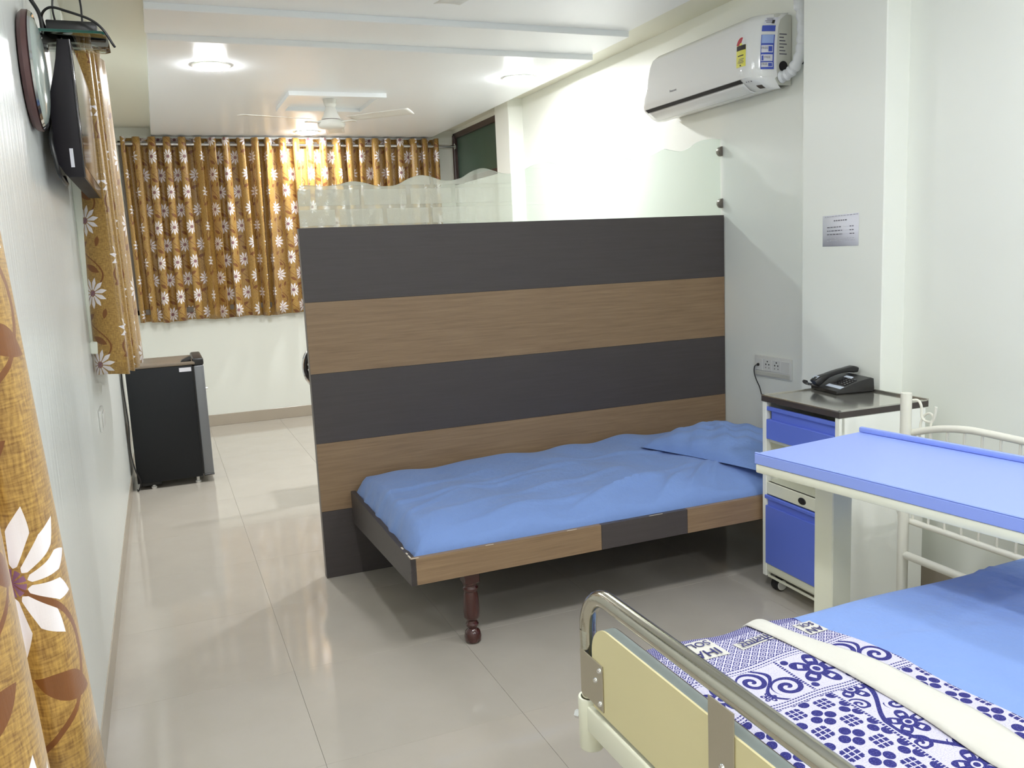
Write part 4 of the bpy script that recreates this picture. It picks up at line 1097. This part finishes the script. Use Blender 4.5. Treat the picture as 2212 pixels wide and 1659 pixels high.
g = G().tube(smooth_path([(3.006, 3.434, 0.800), (2.99, 3.442, 0.792), (2.994, 3.452, 0.76), (2.994, 3.436, 0.725), (2.994, 3.41, 0.69), (2.994, 3.395, 0.655), (2.994, 3.37, 0.62), (2.97, 3.2, 0.56), (2.93, 3.06, 0.60), (2.885, 2.90, 0.70), (2.875, 2.76, 0.79), (2.868, 2.70, 0.815), (2.855, 2.67, 0.808)]), 0.0028, 8)
obj('line_cord', g, 'black_plastic', ph)
obj('plug', G().lathe([(0.0065, -0.02), (0.0075, -0.0125)], (XR, 3.434, 0.80), 0, 12), 'black_plastic', ph)

# ------------------------------------------------------------------ overbed table
TB = (1.969, 1.440, 0.0); TR = radians(6.8)
tb = thing('overbed_table', 'light blue topped overbed table on a cream column across the hospital bed', 'table', TB, TR)
TT = Matrix.Translation(Vector(TB)) @ Matrix.Rotation(TR, 4, 'Z')
def tob(name, g, mat, parent=tb, **k):
    for v in g.bm.verts: v.co = TT @ v.co
    return obj(name, g, mat, parent, **k)
tw, tl = 0.21, 0.40       # half width (x), half length (y)
tt = tob('table_top', G().box(-tw, tw, -tl, tl, 0.819, 0.8465, 0.0015, 1), 'table_blue')
tob('raised_edge', G().box(tw - 0.014, tw, -tl, tl, 0.8465, 0.862, 0.004, 2), 'table_blue', tt)
tob('raised_edge', G().box(-tw, -tw + 0.006, -tl, tl, 0.8465, 0.8505, 0.0015, 1), 'table_blue', tt)
fr_ = G()
fr_.box(-tw + 0.002, -tw + 0.027, -tl + 0.002, tl - 0.002, 0.7945, 0.819, 0.004, 2).box(tw - 0.027, tw - 0.002, -tl + 0.002, tl - 0.002, 0.7945, 0.819, 0.004, 2)
fr_.box(-tw + 0.027, tw - 0.027, tl - 0.027, tl - 0.002, 0.7945, 0.819, 0.003, 1).box(-tw + 0.027, tw - 0.027, -tl + 0.002, -tl + 0.027, 0.7945, 0.819, 0.003, 1)
tob('table_frame', fr_, 'cream_paint')
tob('column', G().box(-0.045, 0.03, 0.282, 0.345, 0.30, 0.80, 0.003, 1), 'cream_paint')
tob('lower_column', G().box(-0.039, 0.024, 0.288, 0.339, 0.09, 0.31, 0.003, 1), 'cream_paint')
tob('base', G().box(-0.19, -0.15, -0.35, 0.35, 0.06, 0.09, 0.003, 1).box(0.15, 0.19, -0.35, 0.35, 0.06, 0.09, 0.003, 1).box(-0.19, 0.19, 0.27, 0.33, 0.06, 0.092, 0.003, 1), 'cream_paint')
for (x, y) in ((-0.17, -0.33), (0.17, -0.33), (-0.17, 0.33), (0.17, 0.33)):
    tob('caster', G().lathe([(0.018, -0.01), (0.025, -0.008), (0.025, 0.008), (0.018, 0.01)], (x, y, 0.0252), 0, 18).box(x - 0.013, x + 0.013, y - 0.012, y + 0.012, 0.045, 0.061), 'rubber')

# ------------------------------------------------------------------ hospital bed
hb = thing('hospital_bed', 'cream hospital bed with curved steel foot rail and beige end panel', 'hospital bed', (1.95, 0.95, 0))
FX = 1.0
ya, yb = 0.50, 1.402
R_ = 0.085
arc = [(FX, ya, 0.50), (FX, ya, 0.68)] + [(FX, ya + R_ - R_ * cos(a), 0.678 + R_ * sin(a)) for a in [k * pi / 2 / 8 for k in range(9)]]
arc += [(FX, yb - R_ + R_ * sin(a), 0.678 + R_ * cos(a)) for a in [k * pi / 2 / 8 for k in range(9)]] + [(FX, yb, 0.68), (FX, yb, 0.50)]
arc2 = []
for p in arc:
    if not arc2 or (Vector(p) - Vector(arc2[-1])).length > 1e-4: arc2.append(p)
o = obj('foot_rail', G().tube(arc2, 0.0165, 18), 'steel', hb); o['label'] = 'curved stainless steel foot rail'
# end panel with rounded upper corners
pz0, pz1, pr = 0.540, 0.712, 0.06
py0, py1 = 0.535, 1.362
pts = [(py0, pz0), (py1, pz0)] + [(py1 - pr + pr * cos(a), pz1 - pr + pr * sin(a)) for a in [k * pi / 2 / 8 for k in range(9)]] + [(py0 + pr - pr * sin(a), pz1 - pr + pr * cos(a)) for a in [k * pi / 2 / 8 for k in range(9)]]
fp = obj('foot_panel', G().prism(pts, 0, 0.986, 0.990), 'beige_board', hb); fp['label'] = 'beige board end panel'
obj('panel_core', G().prism(pts, 0, 0.990, 1.012), 'board_edge', fp)
obj('panel_back', G().prism(pts, 0, 1.012, 1.014), 'board_back', fp)
def plate(y0, y1, z0, z1, screws):
    b = obj('bracket_plate', G().box(0.9835, 0.9858, y0, y1, z0, z1, 0.0008, 1), 'plate_steel', hb)
    for (y, z) in screws:
        obj('screw', G().lathe([(0.0, -0.0045), (0.0035, -0.004), (0.005, -0.002), (0.0055, 0.0)], (0.9835, y, z), 0, 12), 'chrome', b)
plate(1.318, 1.408, 0.548, 0.640, ((1.345, 0.602), (1.328, 0.628), (1.328, 0.562)))
plate(0.925, 0.987, 0.53, 0.748, ((0.952, 0.652), (0.975, 0.61), (0.94, 0.56)))
plate(0.505, 0.59, 0.548, 0.640, ((0.56, 0.602), (0.575, 0.628), (0.575, 0.562)))
# foot frame beam, corner posts
obj('foot_beam', G().box(0.983, 1.017, 0.51, 1.392, 0.474, 0.531, 0.007, 3), 'cream_paint', hb)
for yy in (ya, yb):
    cp = obj('corner_post', G().lathe([(0.0, 0.432), (0.0225, 0.432), (0.0245, 0.435), (0.0245, 0.535), (0.0235, 0.539), (0.0190, 0.539), (0.0190, 0.51), (0.0, 0.51)], (FX, yy, 0), 2, 22), 'cream_paint', hb)
    dy = 0.83 if yy > 1 else -0.83
    obj('bolt', G().tube([(FX - 0.55 * q, yy + dy * q, 0.492) for q in (0.018, 0.028)], 0.0045, 8).tube([(FX - 0.55 * q, yy + dy * q, 0.492) for q in (0.0245, 0.0345)], 0.0085, 6), 'chrome', cp, 20)
for yy in (0.52, 1.36):
    obj('side_beam', G().box(1.0, 2.90, yy, yy + 0.03, 0.455, 0.50, 0.004, 2), 'cream_paint', hb)
obj('platform', G().box(1.02, 2.90, 0.53, 1.37, 0.488, 0.503, 0.002, 1), 'alu', hb)
for (x, y) in ((1.30, 0.62), (1.30, 1.25), (2.65, 0.62), (2.65, 1.25)):
    lg = obj('leg', G().tube([(x, y, 0.10), (x, y, 0.49)], 0.02, 14), 'cream_paint', hb)
    obj('caster', G().lathe([(0.04, -0.012), (0.05, -0.010), (0.05, 0.010), (0.04, 0.012)], (x, y, 0.0502), 1, 22), 'rubber', lg)
for yy in (0.58, 1.33):
    obj('head_post', G().tube([(2.88, yy, 0.46), (2.88, yy, 0.95)], 0.016, 14), 'cream_paint', hb)
obj('head_panel', G().box(2.87, 2.89, 0.60, 1.31, 0.58, 0.90, 0.006, 2), 'beige_board', hb)

hx0, hx1, hy0, hy1 = 1.058, 2.86, 0.52, 1.425
hfolds = [(1.9, 1.3, 0.2, 0.3, 0.012, 0.004), (1.7, 1.2, -0.2, 0.25, 0.012, 0.004), (2.02, 1.2, 1.5, 0.6, 0.004, 0.006), (2.05, 1.2, 1.5, 0.6, 0.006, 0.006)]
def hmat(a, b):
    x = hx0 + (hx1 - hx0) * a; y = hy0 + (hy1 - hy0) * b
    d = min(x - hx0, hx1 - x, y - hy0, hy1 - y)
    e = 1 - (1 - min(1, d / 0.035)) ** 2.5
    z = 0.545 + 0.055 * e + wr(x * 0.8, y * 1.1, 0.5) * e + sum(fold(x, y, *f) for f in hfolds) * e
    if x > 2.04: z += 0.003 * min(1, (x - 2.04) / 0.02) * e
    return (x, y, z)
g = G().grid(hmat, 110, 60)
es_ = [e for e in g.bm.edges if e.is_boundary]
ret = bmesh.ops.extrude_edge_only(g.bm, edges=es_)
for v in [v for v in ret['geom'] if isinstance(v, bmesh.types.BMVert)]: v.co.z = 0.5035
ms = single('mattress', g, 'sheet', 'smooth mattress in a blue sheet on the hospital bed', 'mattress', (1.95, 0.97, 0.5035), ang=60)
obj('sheet_corner', G().quad((1.022, 1.388, 0.530), (1.025, 1.345, 0.527), (1.06, 1.33, 0.55), (1.06, 1.40, 0.56)), 'sheet', ms, solid=0.001)

# folded blanket
bx0, by0, by1 = 1.088, 0.22, 1.366
def bl(a, b):
    y = by0 + (by1 - by0) * b
    x1 = 1.462 + 0.055 * min(1, max(0, (1.33 - y) / 0.22))
    s = a * (x1 - bx0 + 0.075)            # distance from the hem on the bed-end side
    if s < 0.055: x = bx0 - 0.002; z = 0.548 + s * 1.15
    elif s < 0.085:
        t = (s - 0.055) / 0.03; x = bx0 - 0.002 + 0.02 * t * t + 0.006 * t; z = 0.6112 + 0.0195 * sin(t * pi / 2)
    else:
        x = bx0 + 0.024 + (s - 0.085) * ((x1 - bx0 - 0.024) / (x1 - bx0 - 0.01)); z = 0.6307
    endd = (by1 - y)
    z -= 0.014 * max(0, 1 - endd / 0.02) ** 2 if s > 0.08 else 0
    z -= 0.016 * max(0, 1 - (x1 - x) / 0.02) ** 2 if s > 0.08 else 0
    if s > 0.085: z += 0.0025 * sin(22 * y + 9 * x) + 0.0018 * sin(40 * x - 11 * y)
    y += 0.006 * sin(x * 24) * max(0, 1 - endd / 0.1)
    return (x, y, z)
NU, NV = 60, 90
P0 = [[bl(i / NU, j / NV) for j in range(NV + 1)] for i in range(NU + 1)]
def bluv(a, b):
    p = P0[round(a * NU)][round(b * NV)]
    return (p[0] - max(0, 0.6307 - p[2]) * (1 if p[0] < 1.13 else 0), p[1])
g = G().grid(lambda a, b: P0[round(a * NU)][round(b * NV)], NU, NV, bluv)
bk = single('blanket', g, 'blanket', 'folded navy and white woven blanket with a white band on the hospital bed', 'blanket', (1.28, 0.8, 0.6), ang=60)
# the folded layers under it
obj('under_layer', G().box(1.10, 1.455, by0 + 0.01, by1 - 0.012, 0.602, 0.626, 0.008, 2), 'blanket', bk)
# white band lying along the blanket
def band(a, b):
    y = by0 + (by1 - by0 + 0.004) * b
    k = min(1.0, max(0.0, (1.36 - y) / 0.5))
    xc = 1.376 + 0.030 * k + 0.010 * sin(7 * y + 1) + 0.010 * sin(y * 13)
    w = 0.037 + 0.012 * sin(6 * y + 2.6) * 0.9 + 0.004 * k
    if y > 1.28: w -= 0.0
    x = xc + (a - 0.5) * 2 * w * (0.95)
    z = 0.6335 + 0.006 * (1 - (2 * a - 1) ** 2) + 0.0025 * sin(22 * y + 9 * x) + 0.0018 * sin(40 * x - 11 * y) + 0.001 * sin(31 * y + 5)
    z -= 0.012 * max(0, 1 - (by1 + 0.004 - y) / 0.02) ** 2
    return (x, y, z)
o = obj('white_band', G().grid(band, 8, 70), 'white_band', bk, 60, solid=0.001); o['label'] = 'plain white cloth strip along the blanket'
def woven_label(x0, x1, y0, y1, lines, ang, sizes):
    cx, cy = (x0 + x1) / 2, (y0 + y1) / 2
    def top_at(x, y): return 0.6307 + 0.0025 * sin(22 * y + 9 * x) + 0.0018 * sin(40 * x - 11 * y)
    def P(a, b):
        px, py = (a - 0.5) * (x1 - x0), (b - 0.5) * (y1 - y0)
        x = cx + px * cos(ang) - py * sin(ang); y = cy + px * sin(ang) + py * cos(ang)
        return (x, y, top_at(x, y) + 0.0012)
    lb = obj('woven_label', G().grid(P, 6, 6), 'white_band', bk, 60)
    n = len(lines)
    for k, (tx, sz) in enumerate(zip(lines, sizes)):
        off_ = ((n - 1) / 2 - k) * (y1 - y0) / n
        q = Vector((cx + off_ * sin(ang), cy - off_ * cos(ang), 0)); q.z = top_at(q.x, q.y) + 0.0030
        M = frame3(q, (-cos(ang), -sin(ang), 0.0), (sin(ang), -cos(ang), 0.0))
        text(tx, sz, MT['navy_thread'], lb, M, 'lettering', 0.0003)
MT['navy_thread'] = plain('navy_thread', srgb(52, 52, 108), 0.9)
woven_label(1.145, 1.228, 1.263, 1.334, ['IHA', 'SOLA'], 0.05, (0.036, 0.026))
woven_label(1.258, 1.352, 1.272, 1.300, ['सोलापूर'], 0.12, (0.030,))
woven_label(1.418, 1.462, 1.262, 1.316, ['AN', 'SOL'], 0.0, (0.026, 0.020))

# ------------------------------------------------------------------ baby cradle behind the overbed table
cr = thing('baby_cradle', 'white tubular baby cradle with spindle sides between cabinet and overbed table', 'cradle', (2.68, 1.9, 0))
KX = 2.5
obj('post', G().tube([(KX, 2.05, 0.0), (KX, 2.05, 0.895)], 0.0175, 16), 'white_paint', cr)
obj('post', G().tube([(KX + 0.0, 1.47, 0.0), (KX + 0.0, 1.47, 0.895)], 0.0175, 16), 'white_paint', cr)
obj('cross_bar', G().tube([(KX, 2.05, 0.352), (KX, 1.47, 0.345)], 0.0135, 14), 'white_paint', cr)
obj('end_foot', G().tube([(2.95, 2.05, 0.03), (KX - 0.05, 2.05, 0.03)], 0.0135, 12), 'white_paint', cr)
# basket: end hoop in the YZ plane at this end, another at the wall end
def hoop(x):
    top_r = smooth_path([(x, 2.105, 0.737), (x, 2.06, 0.755), (x, 2.006, 0.774), (x, 1.945, 0.791), (x, 1.892, 0.801), (x, 1.84, 0.807), (x, 1.788, 0.809), (x, 1.652, 0.807), (x, 1.56, 0.805), (x, 1.515, 0.79), (x, 1.50, 0.75), (x, 1.50, 0.70)], 6)
    low_r = smooth_path([(x, 2.095, 0.60), (x, 2.093, 0.52), (x, 2.088, 0.494), (x, 2.068, 0.468), (x, 2.03, 0.464), (x, 1.90, 0.464), (x, 1.80, 0.463), (x, 1.65, 0.462), (x, 1.56, 0.462), (x, 1.515, 0.475), (x, 1.50, 0.52), (x, 1.50, 0.70)], 6)
    obj('upper_rail', G().tube(top_r, 0.0115, 12), 'white_paint', cr)
    obj('lower_rail', G().tube(low_r, 0.0105, 12), 'white_paint', cr)
    obj('end_upright', G().tube([(x, 2.095, 0.59), (x, 2.105, 0.74)], 0.0105, 12), 'white_paint', cr)
    for k in range(8):
        y = 2.03 - k * 0.0615
        zt = min(top_r, key=lambda p: abs(p.y - y)).z; zl = min(low_r, key=lambda p: abs(p.y - y)).z
        obj('spindle', G().tube([(x, y, zl), (x, y, zt)], 0.0042, 8), 'white_paint', cr)
hoop(KX + 0.02)
for (y, z) in ((2.02, 0.53), (1.51, 0.49)):
    obj('side_rail', G().tube([(KX + 0.02, y, z), (2.90, y, z)], 0.0105, 12), 'white_paint', cr)
obj('basket_floor', G().box(KX + 0.03, 2.89, 1.52, 2.01, 0.500, 0.506), 'alu', cr)
g = G().tube(smooth_path([(KX + 0.012, 2.05, 0.868), (KX + 0.022, 2.025, 0.872), (KX + 0.024, 2.012, 0.855), (KX + 0.024, 2.008, 0.82), (KX + 0.024, 1.99, 0.808), (KX + 0.024, 1.965, 0.815), (KX + 0.024, 1.955, 0.86)]), 0.0042, 8)
obj('hanging_hook', g, 'white_paint', cr)
g = G().tube(smooth_path([(KX + 0.024, 2.015, 0.74), (KX + 0.024, 2.012, 0.80), (KX + 0.03, 2.0, 0.828), (KX + 0.03, 1.98, 0.834), (KX + 0.026, 1.966, 0.822), (KX + 0.02, 1.97, 0.80), (KX + 0.02, 1.972, 0.75)]), 0.0038, 8)
obj('basket_hook', g, 'white_paint', cr)
def cmat(a, b):
    x = 2.575 + 0.305 * a; y = 1.53 + 0.46 * b
    d = min(x - 2.575, 2.88 - x, y - 1.53, 1.99 - y); e = 1 - (1 - min(1, d / 0.03)) ** 2.5
    return (x, y, 0.52 + 0.045 * e + 0.004 * sin(20 * x + 13 * y) * e)
g = G().grid(cmat, 30, 40)
es_ = [e for e in g.bm.edges if e.is_boundary]; ret = bmesh.ops.extrude_edge_only(g.bm, edges=es_)
for v in [v for v in ret['geom'] if isinstance(v, bmesh.types.BMVert)]: v.co.z = 0.5065
single('cradle_mattress', g, 'cot_sheet', 'small blue mattress lying in the white baby cradle', 'mattress', (2.73, 1.76, 0.5065), ang=60)

# ------------------------------------------------------------------ chair mostly hidden beyond the partition
ch = thing('visitor_chair', 'black chair with a round chrome rimmed back, mostly hidden behind the partition', 'chair', (1.20, 5.0, 0))
hc = (1.178, 5.0, 0.80)
obj('back_rim', G().tube([(hc[0] + 0.152 * cos(a), hc[1], hc[2] + 0.152 * sin(a)) for a in [2 * pi * k / 40 for k in range(40)]], 0.008, 10, closed=True), 'chrome', ch)
g = G()
for k in range(9):
    zz = -0.128 + k * 0.032; w = sqrt(max(0.0, 0.146 ** 2 - zz ** 2))
    g.tube([(hc[0] - w, hc[1] + 0.004, hc[2] + zz), (hc[0] + w, hc[1] + 0.004, hc[2] + zz + 0.008)], 0.0105, 8)
g.tube([(hc[0] + 0.136 * cos(a), hc[1] + 0.003, hc[2] + 0.136 * sin(a)) for a in [2 * pi * k / 40 for k in range(40)]], 0.012, 8, closed=True)
obj('back_slats', g, 'black_gloss', ch)
obj('seat', G().box(1.14, 1.46, 5.0, 5.36, 0.44, 0.475, 0.012, 3), 'black_plastic', ch)
for (x, y) in ((1.16, 5.02), (1.44, 5.02), (1.16, 5.34), (1.44, 5.34)):
    obj('leg', G().tube([(x, y, 0.0), (x, y, 0.445)], 0.011, 12), 'chrome', ch)
for x in (1.16, 1.27): obj('back_support', G().tube(smooth_path([(x, 5.02, 0.46), (x, 5.008, 0.58), (x, 5.002, 0.70)]), 0.010, 10), 'chrome', ch)
